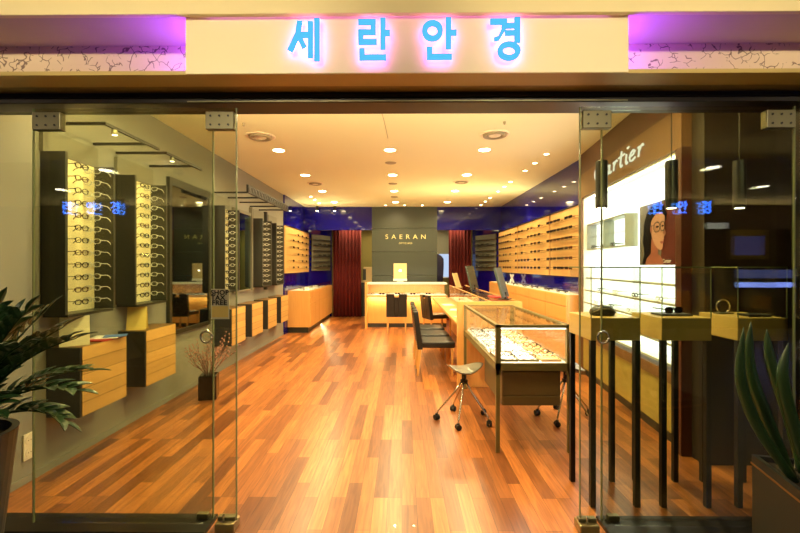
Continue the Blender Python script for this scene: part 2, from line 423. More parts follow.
# soffit, recess and fascia
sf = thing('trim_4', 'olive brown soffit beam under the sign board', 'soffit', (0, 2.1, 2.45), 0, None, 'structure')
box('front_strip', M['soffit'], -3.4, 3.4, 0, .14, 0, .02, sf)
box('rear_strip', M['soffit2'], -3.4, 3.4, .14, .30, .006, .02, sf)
fa = thing('trim_5', 'cream upper fascia above the sign board', 'fascia', (0, 2.04, 2.719), 0, None, 'structure')
box('lip_board', M['fascia'], -3.4, 3.4, 0, .03, 0, .92, fa, .004)
box('recess_ceiling', M['recess'], -3.4, 3.4, .03, .48, .031, .06, fa)
struct(box('wall_recess', M['crackle'], -3.4, 3.4, 2.395, 2.41, 2.47, 2.75), 'crackle patterned back of the recess beside the sign board', 'wall')
# sign
sg = thing('shop_sign', 'cream sign board with four glowing blue letters over the entrance', 'sign', (.02, 2.085, 2.60))
box('board', M['board'], -1.10, 1.10, 0, .012, -.152, .143, sg, .002)
def letter(strokes, cx, name='letter'):
    # strokes in px of a 32 x 40 cell (u right, v up) ; 1 px = .005 m
    k = .0051
    def make(shrink, y0, y1):
        b = MB()
        for s_ in strokes:
            if s_[0] == 'r':
                _, u, v, rx, rz, t = s_
                b.ring((u-16)*k, (v-20)*k, rx*k-shrink, rz*k-shrink, t*k-2*shrink, y0, y1, 22)
            elif s_[0] == 'b':
                _, u0, u1, v0, v1 = s_
                b.box((u0-16)*k+shrink, (u1-16)*k-shrink, y0, y1, (v0-20)*k+shrink, (v1-20)*k-shrink)
            else:
                _, pts = s_
                b.plate([((u-16)*k, (v-20)*k) for u, v in pts], y0, y1)
        return b
    o = make(-.0022, -.045, -.032).build(name, M['cyan'], sg); o.location = (cx, 0, -.006)
    h = make(0, -.032, -.030).build('halo_strip', M['pink'], o)
    return o
T = 4.6
se = [('p', [(9.5,38),(14.5,38),(13,26),(5,8),(0,10.5),(7.6,26)]), ('p', [(13,26),(18.5,14),(14.2,11),(10.4,19.5)]), ('b', 14, 22, 22.5, 27),
      ('b', 20.2, 24.2, 3, 37), ('b', 26.2, 30.6, 0, 40)]
ran = [('b', 2, 18, 34.5, 38.8), ('b', 13.8, 18, 25.5, 36), ('b', 2, 18, 25, 29), ('b', 2, 6.2, 16, 28), ('b', 2, 19, 15.6, 19.8),
       ('b', 23, 27.4, 11, 40), ('b', 26, 31.5, 24, 28.3), ('b', 3, 7.4, 0.6, 11), ('b', 3, 28, 0.6, 5)]
an = [('r', 10, 28, 9.6, 9.6, 4.4), ('b', 23, 27.4, 11, 40), ('b', 26, 32.5, 24, 28.3), ('b', 5, 9.4, 1, 12), ('b', 5, 28, 1, 5.4)]
gy = [('b', 1, 16, 34.2, 38.6), ('p', [(11.6,36),(16,36),(15,28),(9,18.5),(4.5,17.5),(4,21),(8,22.5),(11,29)]), ('b', 15, 25, 30.6, 34.4), ('b', 15, 25, 23.8, 27.6),
      ('b', 24, 28.6, 17, 40), ('r', 18.4, 8.4, 10.6, 8.6, 4.3)]
for st, px in ((se, 304.5), (ran, 373.5), (an, 438.5), (gy, 505.5)):
    letter(st, (px-402)*2.06/420-.02)
# violet led strips behind the board
ls = thing('led_strip', 'violet led strips glowing behind the sign board', 'led strip', (.02, 2.24, 2.60))
for sx in (-1, 1):
    MB().box(sx*1.02-.004, sx*1.02+.004, -.03, .03, -.10, .12).build('side_strip', M['violet'], ls)
    MB().box(sx*1.024-.004, sx*1.024+.004, -.06, -.03, -.10, .12).build('strip_channel', M['steel'], ls)
MB().box(-1.0, 1.0, -.168, -.158, .143, .148).build('top_strip', M['violet2'], ls)

# glass : fixed panes and sliding doors
def clamp(name, parent, x, z, w=.16, h=.10):
    o = MB().box(x-w/2, x+w/2, -.022, .022, z-h/2, z+h/2).build(name, M['steel'], parent, .004)
    for dx in (-.05, 0, .05):
        for dz in (-.025, .025):
            MB().cyl((x+dx, -.022, z+dz), (x+dx, -.026, z+dz), .006).build('bolt', M['bronze'], o)
    return o
def sliding(name, x0, x1, pull, free, label):
    r = thing(name, label, 'glass door', (0, 2.375, 0), 0, None, 'structure')
    box('pane', M['glass_front'], x0, x1, -.005, .005, .03, 2.385, r)
    MB().box(x0-.001, x0+.004, -.0062, .0062, .03, 2.385).box(x1-.004, x1+.001, -.0062, .0062, .03, 2.385).build('polished_edge', M['edge'], r)
    for cx in (x0+.09, x1-.09):
        clamp('hanger_clamp', r, cx, 2.31)
    pr = MB()
    N = 28
    pts = [(pull+.032*math.cos(2*PI*k/N), -.012, 1.09+.032*math.sin(2*PI*k/N)) for k in range(N+1)]
    pr.tube(pts, .006, 8).build('pull_ring', M['chrome'], r, 0, True)
    MB().cyl((pull, -.009, 1.09), (pull, -.006, 1.09), .03, n=24).build('pull_dish', M['lens'], r)
    gx = free
    g = MB().box(gx-.055, gx+.055, -.05, .045, 0, .055).build('floor_guide', M['brass'], r, .008)
    MB().box(gx-.05, gx+.05, -.018, .018, .055, .075).build('guide_clip', M['steel'], g, .003)
    MB().cyl((gx-.01, -.03, .055), (gx-.01, -.03, .095), .006).build('guide_pin', M['chrome'], g)
    return r
M['edge'] = pm('green glass edge', lin(120,130,95), .2)
sliding('door_1', -2.10, -.937, -1.105, -.99, 'left sliding glass door carrying the tax free card')
sliding('door_2', 1.0, 2.20, 1.127, 1.04, 'right sliding glass door before the small display tables')
def fixed(name, x0, x1, cx, label):
    r = thing(name, label, 'glass pane', (0, 2.44, 0), 0, None, 'structure')
    box('pane', M['glass_front'], x0, x1, -.005, .005, .022, 2.39, r)
    ex = x1 if x0 < 0 else x0
    MB().box(ex-.003, ex+.003, -.0062, .0062, .022, 2.39).build('polished_edge', M['edge'], r)
    MB().box(cx-.032, cx+.032, -.016, .016, .012, .052).build('glass_clamp', M['steel'], r, .004)
    return r
fixed('window_1', -2.575, -1.10, -1.16, 'fixed glass pane beside the left sliding door')
fixed('window_2', 1.154, 2.295, 1.22, 'fixed glass pane beside the right sliding door')
# shop tax free card hung on the glass door
ca = thing('tax_free_card', 'small card reading SHOP TAX FREE stuck on the left sliding glass door', 'sign card', (-1.028, 2.366, 1.275))
box('card', M['sticker'], -.05, .05, 0, .003, -.085, .085, ca)
MB().box(-.046, .046, -.001, 0, -.075, -.012).build('picture_area', M['ypaper'], ca)
for i, w in enumerate(('SHOP', 'TAX', 'FREE')):
    o = link('lettering', text_mesh(w, .037, .0008, 1.08, 0, .0011), M['stickerblk'], ca); o.rotation_euler = (PI/2, 0, 0)
    o.location = ((-.002, -.012, -.004)[i], -.0015, .064-.029*i); o.scale = (1.05, 1, 1)
# bright floor sockets at the entrance
for px in (395, 414):
    x = (px-402)*2.405/420
    tag(MB().lathe([(.012,0),(.011,.004),(.006,.006)], 14, (x, 2.405)).build('floor_socket', M['chrome']), 'small bright round floor stop at the entrance, %s of the pair' % ('left' if px < 400 else 'right'), 'floor stop', 'floor stops at the entrance')

# added uplights on the racks and behind the header, brightening the ceiling; no known fittings
for nm, x0, x1, y0, y1, z, lab in (('added_uplight', 2.53, 2.57, 6.0, 11.1, 2.372, 'slim added uplight strip on top of the right oak racks'), ('added_uplight', -2.545, -2.505, 9.1, 11.3, 2.372, 'slim added uplight strip on top of the left oak rack')):
    t = thing(nm, lab, 'led strip', ((x0+x1)/2, (y0+y1)/2, z))
    box('channel', M['black'], x0-(x0+x1)/2, x1-(x0+x1)/2, -(y1-y0)/2, (y1-y0)/2, 0, .012, t)
    area(((x0+x1)/2, (y0+y1)/2, z+.02), ((x0+x1)/2-.2*math.copysign(1, x0), (y0+y1)/2, CZ), 14*(y1-y0)/2, WARM, .03, y1-y0)
area((-.3, 2.66, 2.5), (-.3, 4.0, CZ), 62, WARM, 3.4, .05)
# ------------------------------------------------------------------ ceiling fittings
COLS = ((-1.65, 'over the wall niches'), (-.16, 'along the middle'), (1.10, 'over the showcase'))
ROWS = ((3.0, 'added just inside the glass doors'), (4.06, 'added second from the glass doors'), (5.61, 'third from the glass doors'), (7.15, 'fourth from the glass doors'), (8.68, 'fifth from the glass doors'), (10.2, 'nearest the rear counter'))  # first two rows are out of view, added to brighten the shop front
def downlight(name, r, lab, group, x, y, z=CZ):
    t = thing(name, lab, 'ceiling light', (x, y, z), 0, group)
    MB().ring(0, 0, r+.018, r+.018, .018, -.004, .006, 24).build('trim_ring', M['trimwhite'], t).rotation_euler = (PI/2, 0, 0)
    MB().cyl((0, 0, .0), (0, 0, -.003), r, n=24).build('lens', M['lamp'], t)
    return t
for x, cl in COLS:
    for y, rl in ROWS:
        downlight('ceiling_downlight', .075, 'large warm downlight %s, %s' % (cl, rl), 'large ceiling downlights', x, y)
        spot((x, y, CZ-.03), (x, y, 0), 72, WARM, 170, .9, .07)
SMR = (5.83, 6.34, 6.84, 7.75, 8.22, 8.74, 9.57, 10.1, 10.67)
ORD = ('nearest', 'second', 'third', 'fourth', 'fifth', 'sixth', 'seventh', 'eighth', 'farthest')
for i, y in enumerate(SMR):
    downlight('small_downlight', .032, 'small spot in the ceiling along the oak racks, %s from the entrance' % ORD[i], 'small spots over the oak racks', 2.0, y)
    spot((2.0, y, CZ-.03), (2.5, y, 1.7), 26, WARM, 70, .6, .03)
for i, y in enumerate((9.37, 9.8, 10.33)):
    downlight('small_downlight', .032, 'small ceiling spot over the rear left cabinet, %s of three' % ('nearest', 'middle', 'farthest')[i], 'small spots over the rear cabinet', -2.04, y)
    spot((-2.04, y, CZ-.03), (-2.5, y, 1.7), 26, WARM, 70, .6, .03)
for i, x in enumerate((-.42, .065, .52)):
    downlight('small_downlight', .026, 'small ceiling spot washing the slate panel, %s of three' % ('left', 'middle', 'right')[i], 'small spots over the slate panel', x, 10.7)
    spot((x, 10.7, CZ-.03), (x, 11.0, 1.9), 5, WARM2, 70, .7, .03)
def diffuser(x, y, r, lab):
    t = thing('air_diffuser', lab, 'air diffuser', (x, y, CZ), 0, 'round ceiling diffusers')
    for k, (ro, w, z) in enumerate(((r, .025, 0), (r*.78, .04, -.018), (r*.42, .05, -.012))):
        MB().lathe([(ro, 0), (ro-.004, z-.008), (ro-w, z-.012), (ro-w-.01, 0)], 32).build(('outer_ring', 'middle_ring', 'inner_ring')[k], M['grille'] if k == 1 else M['trimwhite'], t, 0, True)
diffuser(-1.69, 5.0, .175, 'large round air diffuser in the ceiling over the left wall canopies')
diffuser(1.09, 4.95, .175, 'large round air diffuser in the ceiling over the glass showcase')
diffuser(-1.62, 7.84, .15, 'round air diffuser farther back over the left niches')
diffuser(1.09, 7.72, .15, 'round air diffuser farther back over the desk counter')
for y, lab in ((6.3, 'small grey ceiling speaker between the first two middle downlights'), (7.9, 'small grey ceiling speaker between the middle pair of middle downlights'), (9.4, 'small grey ceiling speaker near the rear middle downlight')):
    tag(MB().lathe([(.085,0),(.08,-.008),(.06,-.012)], 20, (-.17, y)).build('ceiling_speaker', M['grille']), lab, 'speaker', 'ceiling speakers').location.z = CZ
# surface spots near rear left of ceiling
for i, x in enumerate((-2.2, -1.75)):
    t = thing('track_spotlight', 'small dark spotlight fixed at the rear bulkhead, %s of two' % ('left', 'right')[i], 'spotlight', (x, 10.9, CZ))
    MB().box(-.03, .03, -.03, .03, -.02, 0).build('mount', M['black'], t)
    MB().cyl((0, 0, -.02), (0, -.02, -.12), .035, .04, 14).build('lamp_can', M['black'], t)
    MB().cyl((0, -.0205, -.1205), (0, -.021, -.124), .03, .03, 14).build('lens', M['lampw'], t)

# ------------------------------------------------------------------ eyeglasses
def glasses_proto(kind, frame, lens, name, cat, thick=.005, W=.066, H=.042):
    """local: lens plane faces -Y at y=0, temples run to +Y; rests on z=0"""
    r = thing(name, 'x', cat)
    b = MB(); cz = H/2
    for sx in (-1, 1):
        b.ring(sx*W*.53, cz, W*.45, H/2, thick, -.002, .003, 14, pw=.75)
    b.box(-W*.1, W*.1, -.002, .003, cz+.002, cz+.002+thick)
    for sx in (-1, 1): b.box(sx*W-.004, sx*W+.004, -.002, .004, cz+.002, cz+.012)
    b.build('front_frame', frame, r)
    for sx in (-1, 1):
        P = [(sx*W*.53+(W*.45-thick*.5)*math.copysign(abs(math.cos(a))**.75, math.cos(a)), cz+(H/2-thick*.5)*math.copysign(abs(math.sin(a))**.75, math.sin(a))) for a in [2*PI*k/14 for k in range(14)]]
        MB().plate(P, -.0006, .0012).build('lens', lens, r)
        MB().tube([(sx*W, .003, cz+.007), (sx*W, .075, cz+.007), (sx*W*.97, .105, cz-.006), (sx*W*.95, .118, cz-.02)], .0024+thick*.15, 4).build('temple', frame, r)
    return r
def glasses_small(frame, name, cat, thick=.006, W=.066, H=.044, dark=True):
    b = MB(); cz = H/2
    for sx in (-1, 1):
        b.ring(sx*W*.53, cz, W*.46, H/2, thick, -.003, .003, 10, pw=.75)
        if dark:
            b.plate([(sx*W*.53+(W*.44)*math.cos(2*PI*k/10), cz+(H/2-.002)*math.sin(2*PI*k/10)) for k in range(10)], -.001, .001)
        b.box(sx*W-.004, sx*W+.003, 0, .10, cz+.004, cz+.010)
    b.box(-W*.12, W*.12, -.003, .003, cz+.003, cz+.010)
    o = b.build(name, frame); tag(o, 'x', cat)
    return o
made = []
_protos = {}
def put_glasses(key, loc, rz, label, group, tilt=0.0):
    kind, frame, nm, cat = key
    k = key
    if k not in _protos:
        if kind == 'full': p = glasses_proto('x', M[frame], M['lens'], nm, cat, .0042)
        else: p = glasses_small(M[frame], nm, cat, dark=(kind == 'dark'))
        _protos[k] = p; o = p
        o.location = loc; o.rotation_euler = (tilt, 0, rz); o['label'] = label; o['group'] = group
    else:
        o = copy_tree(_protos[k], loc, (tilt, 0, rz), label, group)
    return o
FULLB = ('full', 'frameblk', 'eyeglasses', 'eyeglasses'); FULLG = ('full', 'framegrey', 'eyeglasses', 'eyeglasses')
FULLT = ('full', 'framebrn', 'eyeglasses', 'eyeglasses')
SUN = ('dark', 'frameblk', 'sunglasses', 'sunglasses'); SUNT = ('dark', 'framebrn', 'sunglasses', 'sunglasses')
OPT = ('open', 'frameblk', 'eyeglasses', 'eyeglasses'); OPTG = ('open', 'framegrey', 'eyeglasses', 'eyeglasses')

# ------------------------------------------------------------------ left wall : niches, canopies, boxes, mirrors
WX = -2.578
NTH = ('top', 'second', 'third', 'fourth', 'fifth', 'sixth', 'seventh', 'eighth', 'ninth', 'tenth', 'eleventh', 'bottom')
NICHE = ((2.97, 'first', 'nearest the entrance'), (3.75, 'second', 'second from the entrance'), (5.66, 'third', 'beyond the big mirror'),
         (7.20, 'fourth', 'between the narrow mirror and the end niche'), (8.00, 'fifth', 'farthest along the grey wall'))
for ni, (y, nn, where) in enumerate(NICHE):
    t = thing('mounted_niche', 'tall dark eyewear niche, %s' % where, 'display niche', (WX, y, 0), 0, 'wall display niches')
    box('side_panel', M['niche'], 0, .18, 0, .025, 1.14, 2.31, t, .002)
    box('side_panel', M['niche'], 0, .18, .50, .525, 1.14, 2.31, t, .002)
    box('back_panel', M['cream'], 0, .02, .025, .50, 1.14, 2.31, t)
    box('header_board', M['header_grey'], .0, .03, -.01, .53, 2.31, 2.47, t)
    box('bottom_board', M['niche'], 0, .18, .025, .50, 1.12, 1.14, t)
    n = 12
    for i in range(n):
        z = 2.225-.0935*i
        if ni in (0, 1, 2):
            put_glasses((FULLB, FULLT, FULLB)[i % 3] if ni < 2 else OPT, (WX+.146, y+.20, z), PI/2, 'dark spectacles in the %s row on the cream back of the %s niche' % (NTH[i], nn), 'spectacles on cream niche backs')
        put_glasses(FULLG if ni < 2 else OPTG, (WX+.098, y+.375, z+.004), 0, 'pale metal spectacles in the %s row on the dark side of the %s niche' % (NTH[i], nn), 'spectacles on dark niche sides')
    # box shelf underneath is built below
BOX = ((3.02, 'nearest the entrance, holding a white tent card and magazines'), (3.79, 'second from the entrance, holding a yellow card'), (5.72, 'beside the vase of twigs past the big mirror'),
       (6.50, 'below the narrow mirror'), (7.28, 'below the fourth niche'), (8.07, 'last before the rear cabinet'))
for y, where in BOX:
    t = thing('mounted_box', 'oak wall box with dark end, %s' % where, 'display box', (WX, y, .39), 0, 'wall mounted boxes')
    box('oak_front', M['oakp'], .012, .25, .02, .51, 0, .51, t, .003)
    box('end_panel', M['charcoal'], 0, .246, 0, .02, 0, .506, t, .002)
    box('wall_plate', M['charcoal'], 0, .012, .02, .51, 0, .51, t)
for y, where, px in ((2.99, 'nearest the entrance', 0), (3.77, 'second from the entrance', 1)):
    t = thing('canopy_frame', 'open black bracket frame with small lamp above the niche %s' % where, 'canopy frame', (WX, y, 2.5), 0, 'black canopy frames')
    MB().box(0, .46, -.01, .01, 0, .02).box(0, .46, .49, .51, 0, .02).box(.44, .462, -.01, .66, 0, .02).build('bracket', M['black'], t)
    l = MB().cyl((.45, .10, 0), (.445, .11, -.035), .018, .022).build('lamp_head', M['steel'], t)
    MB().cyl((.445, .111, -.0355), (.4445, .112, -.038), .017).build('lens', M['lampw'], l)
    spot((WX+.43, y+.14, 2.45), (WX, y+.22, 1.75), 12, WARM2, 75, .8, .02)
t = thing('canopy_frame', 'long dark lattice canopy with string of small lamps above the far niches', 'canopy frame', (WX, 5.70, 2.49), 0, 'black canopy frames')
MB().box(.46, .49, 0, 2.0, 0, .11).build('lattice_beam', M['black'], t)
b = MB()
for yy in (.05, .5, .95, 1.4, 1.85): b.box(0, .46, yy-.01, yy+.01, 0, .02)
b.build('bracket', M['black'], t)
for k in range(8):
    MB().cyl((.46, .12+k*.24, .055), (.456, .12+k*.24, .055), .02 if k in (1, 5) else .012).build('lamp', M['lampw'] if k in (1, 5) else M['steel'], t)
    if k in (1, 5): pass
b = MB()
for k in range(16): b.ring(.06+.125*k, .055, .045, .045, .006, -.004, 0, 12)
o = b.build('ring_pattern', M['bronze'], t); o.rotation_euler = (0, 0, PI/2); o.location = (.49, 0, 0)
for y in (5.9, 7.42, 8.22): spot((WX+.43, y, 2.47), (WX, y+.05, 1.75), 10, WARM2, 80, .8, .02)
# mirrors
t = thing('framed_mirror', 'large dark framed mirror between the second and third niche', 'mirror', (WX, 4.57, .72))
MB().box(0, .04, 0, .05, 0, 1.75).box(0, .04, .93, .98, 0, 1.75).box(0, .04, .05, .93, 1.66, 1.75).box(0, .04, .05, .93, 0, .05).build('frame', M['niche'], t, .002)
box('glass', M['mirror'], .0, .028, .05, .93, .05, 1.66, t)
t = thing('framed_mirror', 'narrow greenish mirror between the third and fourth niche', 'mirror', (WX, 6.33, 1.08))
MB().box(0, .04, 0, .03, 0, 1.30).box(0, .06, .72, .76, 0, 1.40).box(0, .04, .03, .72, 1.25, 1.30).box(0, .04, .03, .72, 0, .03).build('frame', M['header_grey'], t, .002)
box('glass', M['mirrorg'], .0, .028, .03, .72, .03, 1.25, t)
t = tag(box('mounted_post', M['niche'], WX, WX+.06, 7.80, 7.86, 1.05, 2.5), 'thin dark upright between the fourth and fifth niche', 'upright')
# cards and magazines on boxes
def tent(name, label, loc, rz, mat, w, h, d):
    t = thing(name, label, 'card', loc, rz)
    for s_, nm in ((-1, 'front_leaf'), (1, 'back_leaf')):
        a = math.atan2(d, h)
        MB().box(-w/2, w/2, -.001, .001, 0, math.hypot(h, d)).build(nm, mat, t).matrix_local = Matrix.Translation((0, s_*d, 0)) @ Matrix.Rotation(s_*a, 4, 'X')
    return t
tn = tent('tent_card', 'white cream tent card standing on the box nearest the entrance', (-2.455, 3.13, .90), math.radians(38), M['paper'], .18, .215, .06)
MB().box(-.085, -.07, -.0025, -.001, .19, .197).build('logo_mark', M['stickerblk'], tn.children[0])
tent('tent_card', 'yellow cream card leaning on the second box from the entrance', (-2.47, 3.90, .90), math.radians(18), M['ypaper'], .16, .21, .045)
mg = (( 'white magazine open over the front edge of the nearest box', M['white'], -2.41, 3.40, .90, .3), ('red covered magazine under the white one on the nearest box', M['red'], -2.42, 3.335, .0, -.1),
      ('pale blue leaflet sticking out past the nearest box edge', M['bluep'], -2.36, 3.44, .0, .5))
for i, (lab, mt, x, y, _, a) in enumerate(mg):
    t = thing('magazine', lab, 'magazine', (x, y, .90+(.010, 0.0, .0145)[i]), a, 'magazines on the nearest box')
    k = .8 if i == 2 else 1
    box('cover', mt, -.10*k, .10*k, -.09*k, .09*k, 0, (.004, .010, .003)[i], t)
# wall outlet
t = thing('wall_outlet', 'ivory double socket low on the grey wall beside the dark pot', 'outlet', (WX, 2.87, .25))
box('plate', M['plasticw'], 0, .012, -.042, .042, -.09, .09, t, .004)
for dz in (-.042, .042):
    r_ = MB().cyl((.012, 0, dz), (.015, 0, dz), .03, n=20).build('socket', M['plasticw'], t)
    MB().cyl((.015, -.010, dz), (.0155, -.010, dz), .004, n=8).cyl((.015, .010, dz), (.0155, .010, dz), .004, n=8).build('pin_holes', M['socket'], r_)
# vase with twigs
t = thing('twig_vase', 'square black vase of bare budding twigs on the floor by the grey wall', 'vase', (-2.18, 4.72, 0), .25)
MB().prism([(-.095,-.095),(.095,-.095),(.095,.095),(-.095,.095)], 0, .27).build('vase', M['black_gloss'], t, .012)
rn = random.Random(3)
for k in range(17):
    a = rn.uniform(0, 2*PI); sp = rn.uniform(.10, .30); h = rn.uniform(.30, .46)
    tw = MB(); bd = MB()
    def branch(p, d, L, r, dep):
        pts = [Vector(p)]
        for s_ in range(4):
            d = (d+Vector((rn.uniform(-.25,.25), rn.uniform(-.25,.25), rn.uniform(-.1,.2)))).normalized()
            pts.append(pts[-1]+d*L/4)
        tw.tube(pts, [r, r*.85, r*.7, r*.5, r*.3], 5)
        for q in pts[1:]:
            bd.lathe([(.001, q.z-.006), (.009, q.z), (.001, q.z+.012)], 6, (q.x, q.y))
        if dep:
            for q in pts[1:4]: branch(q, (d+Vector((rn.uniform(-.8,.8), rn.uniform(-.8,.8), .1))).normalized(), L*.45, r*.55, dep-1)
    branch((.03*math.cos(a), .03*math.sin(a), .26), Vector((sp*math.cos(a), sp*math.sin(a), h)).normalized(), h, .0052, 1)
    o = tw.build('twig', M['twig'], t); bd.build('buds', M['bud'], o)

# ------------------------------------------------------------------ rear left : cabinet, racks
t = thing('storage_cabinet', 'long honey wood cabinet under the left oak rack beside the curtain', 'cabinet', (-2.04, 9.3, 0))
MB().prism([(-.5,0),(0,0),(0,2.9),(-.06,2.9),(-.42,2.12),(-.5,2.12)], .13, .94).build('body', M['maple'], t)
MB().prism([(-.5,.06),(-.06,.06),(-.06,2.9),(-.08,2.9),(-.42,2.12),(-.5,2.12)], 0, .13).build('toe_kick', M['niche'], t)
for k in range(3):
    y0, y1 = .01+k*.965, .96+k*.965
    for z0, z1 in ((.80, .925), (.665, .79)):
        box('drawer', M['maple'], 0, .016, y0, y1, z0, z1, t, .002)
    box('door', M['maple'], 0, .016, y0, (y0+y1)/2-.004, .14, .655, t, .002)
    box('door', M['maple'], 0, .016, (y0+y1)/2+.004, y1, .14, .655, t, .002)
MB().box(-.49, -.01, .01, .016, .94, 1.06).box(-.016, -.01, .01, 2.85, .94, 1.06).build('glass_guard', M['glass'], t)
box('brightening_mat', M['white'], -.44, -.03, .03, 2.1, .94, .944, t)  # added white sheet, brightens the top in place of pale clutter
box('led_strip', M['led_warm'], -.05, -.045, .3, 2.8, .10, .125, t)
area((-2.03, 10.8, .125), (-1.75, 10.8, 0), 9, WARM, .03, 2.4)
def rack(name, label, loc, rz, L, zs, board, group, ledge_mat, h=1.04):
    t = thing(name, label, 'eyewear rack', loc, rz, group)        # local: x along board, faces -y
    box('board', board, 0, L, 0, .025, 0, h, t, .003)
    for z in zs: box('ledge', ledge_mat, .03, L-.03, -.11, 0, z, z+.008, t)
    return t
ZR = (.10, .25, .40, .55, .70, .85)
RN = ('bottom', 'second lowest', 'third lowest', 'third highest', 'second highest', 'top')
M['acrylic'] = thin_glass('clear acrylic', (.93,.94,.92,1))
def fill(t, L, zs, n, key, lab, group, jit=.3, skip=0, rnd=random.Random(5), z_off=.008):
    mw = Matrix.Translation(t.location) @ Matrix.Rotation(t.rotation_euler.z, 4, 'Z')
    for zi, z in enumerate(zs):
        for k in range(n):
            if rnd.random() < skip: continue
            x = .10+(L-.2)*(k+.5)/n+rnd.uniform(-.02, .02)*jit
            p = mw @ Vector((x, -.105, z+z_off))
            put_glasses(key if rnd.random() < .75 else (SUNT if key == SUN else key), p, t.rotation_euler.z, lab % RN[zi], group)
# left oak rack faces +X : local -y -> +X  => rz = +90deg ; local x -> +Y
r = rack('mounted_eyewear_rack', 'honey oak rack of sunglasses on the blue wall left of the curtain', (-2.522, 9.05, 1.33), PI/2, 2.3, ZR, M['oakh'], 'oak wall racks', M['acrylic'])
fill(r, 2.3, ZR, 5, SUN, 'dark sunglasses on the %s ledge of the left oak rack', 'sunglasses on the left oak rack', skip=.08)
v = Vector((.37, .79)); L = v.length
r = rack('mounted_eyewear_rack', 'dark grey rack on the angled blue wall beside the left curtain', (-2.465, 11.50, 1.36), math.atan2(v.y, v.x), L, ZR, M['header_grey'], 'dark corner racks', M['black'], 1.0)
fill(r, L, ZR[::2], 3, OPT, 'spectacles on the %s ledge of the dark rack by the left curtain', 'spectacles on the left corner rack')
# right oak racks : face -X => rz = -90deg ; local x -> -Y ; origin at far end
for k, (y0, y1, n, w, sk) in enumerate(((5.95, 7.25, 7, 'nearest', .12), (7.33, 9.25, 8, 'middle', .30), (9.33, 11.12, 8, 'farthest', .12))):
    r = rack('mounted_eyewear_rack', 'honey oak rack of sunglasses on the right blue wall, %s of three' % w, (2.552, y1, 1.33), -PI/2, y1-y0, ZR, M['oakh'], 'oak wall racks', M['acrylic'])
    fill(r, y1-y0, ZR, n, SUN, 'dark sunglasses on the %%s ledge of the %s right oak rack' % w, 'sunglasses on the %s right oak rack' % w, skip=sk)
v = Vector((.379, -.926)); L = v.length
r = rack('mounted_eyewear_rack', 'dark grey rack on the angled blue wall beside the right curtain', (2.13, 12.2, 1.36), math.atan2(v.y, v.x), L, ZR, M['header_grey'], 'dark corner racks', M['black'], 1.0)
fill(r, L, ZR[::2], 3, OPT, 'spectacles on the %s ledge of the dark rack by the right curtain', 'spectacles on the right corner rack')
rn = random.Random(11)
for k in range(13):
    y = 9.42+k*.15
    put_glasses(OPTG if k % 3 else OPT, (-2.20-.1*(k % 2)+rn.uniform(-.02, .02), min(y, 11.3), .945), PI/2+rn.uniform(-.3, .3), 'spectacles laid out on the rear left cabinet under the oak rack', 'spectacles on the left cabinet')
# right cabinet
t = thing('storage_cabinet', 'long orange wood cabinet under the right oak racks', 'cabinet', (2.33, 5.93, 0))
box('body', M['maple'], 0, .245, 0, 5.24, .1, 1.08, t, .003)
box('toe_kick', M['niche'], .05, .24, .02, 5.24, 0, .1, t)
box('brightening_mat', M['white'], .02, .235, .03, 5.2, 1.08, 1.084, t)  # white sheet added to brighten the cabinet top
for k in range(6):
    y0, y1 = .01+k*.872, .87+k*.872
    box('drawer', M['maple'], -.016, 0, y0, y1, .92, 1.07, t, .002)
    box('drawer', M['maple'], -.016, 0, y0, y1, .70, .91, t, .002)
    box('door', M['maple'], -.016, 0, y0, y1, .12, .69, t, .002)
for k in range(22):
    y = 6.05+k*.215
    if abs(y-10.4) < .16 or abs(y-9.4) < .16: continue
    put_glasses((OPTG, OPT, OPT)[k % 3], (2.40+.03*(k % 2), y, 1.085), -PI/2+rn.uniform(-.2, .2), 'spectacles laid out along the right cabinet under the oak racks', 'spectacles on the right cabinet')
for i, (px, y) in enumerate(((493, 10.4), (507, 9.4))):
    x = (px-402)*y/420
    t = thing('display_stand', 'white crossed wire stand on the right cabinet, %s of the two' % ('farther', 'nearer')[i], 'stand', (2.45, y, 1.085), .3)
    MB().box(-.018, .018, -.008, .008, -.10, .10, Matrix.Rotation(.4, 4, 'Y')).build('upright', M['white'], t).location.z = .125
    MB().box(-.018, .018, -.024, -.008, -.10, .10, Matrix.Rotation(-.4, 4, 'Y')).build('prop', M['white'], t).location.z = .125
    box('foot', M['white'], -.10, .10, -.08, .08, 0, .012, t, .003)

# ------------------------------------------------------------------ back room bits
def curtain(name, label, x0, x1, y, z0, z1, n):
    b = MB(); A = []; N = n*8
    th = .006
    fr, bk = [], []
    for k in range(N+1):
        x = x0+(x1-x0)*k/N; d = .045*math.sin(2*PI*k/8)+.012*math.sin(k*1.7)
        fr.append([b.bm.verts.new((x, y+d*(1 if z > z0+.5 else 1.1), z)) for z in (z0, z0+1.2, z1)])
        bk.append([b.bm.verts.new((x, y+d+th, z)) for z in (z0, z0+1.2, z1)])
    for L_ in (fr, bk):
        for P, Q in zip(L_, L_[1:]):
            for i in (0, 1): b.bm.faces.new((P[i], Q[i], Q[i+1], P[i+1]))
    for P, Q in zip(zip(fr, bk), zip(fr[1:], bk[1:])):
        b.bm.faces.new((P[0][0], P[1][0], Q[1][0], Q[0][0])); b.bm.faces.new((P[0][2], Q[0][2], Q[1][2], P[1][2]))
    for e in (0, -1):
        for i in (0, 1): b.bm.faces.new((fr[e][i], fr[e][i+1], bk[e][i+1], bk[e][i]))
    return tag(b.build(name, M['curtain'], None, 0, True), label, 'curtain', 'dark red curtains')
curtain('curtain', 'dark red pleated curtain left of the slate panel', -2.01, -1.19, 12.25, .01, 2.62, 8)
curtain('curtain', 'dark red pleated curtain right of the slate panel', 1.36, 2.02, 12.25, .01, 2.62, 7)
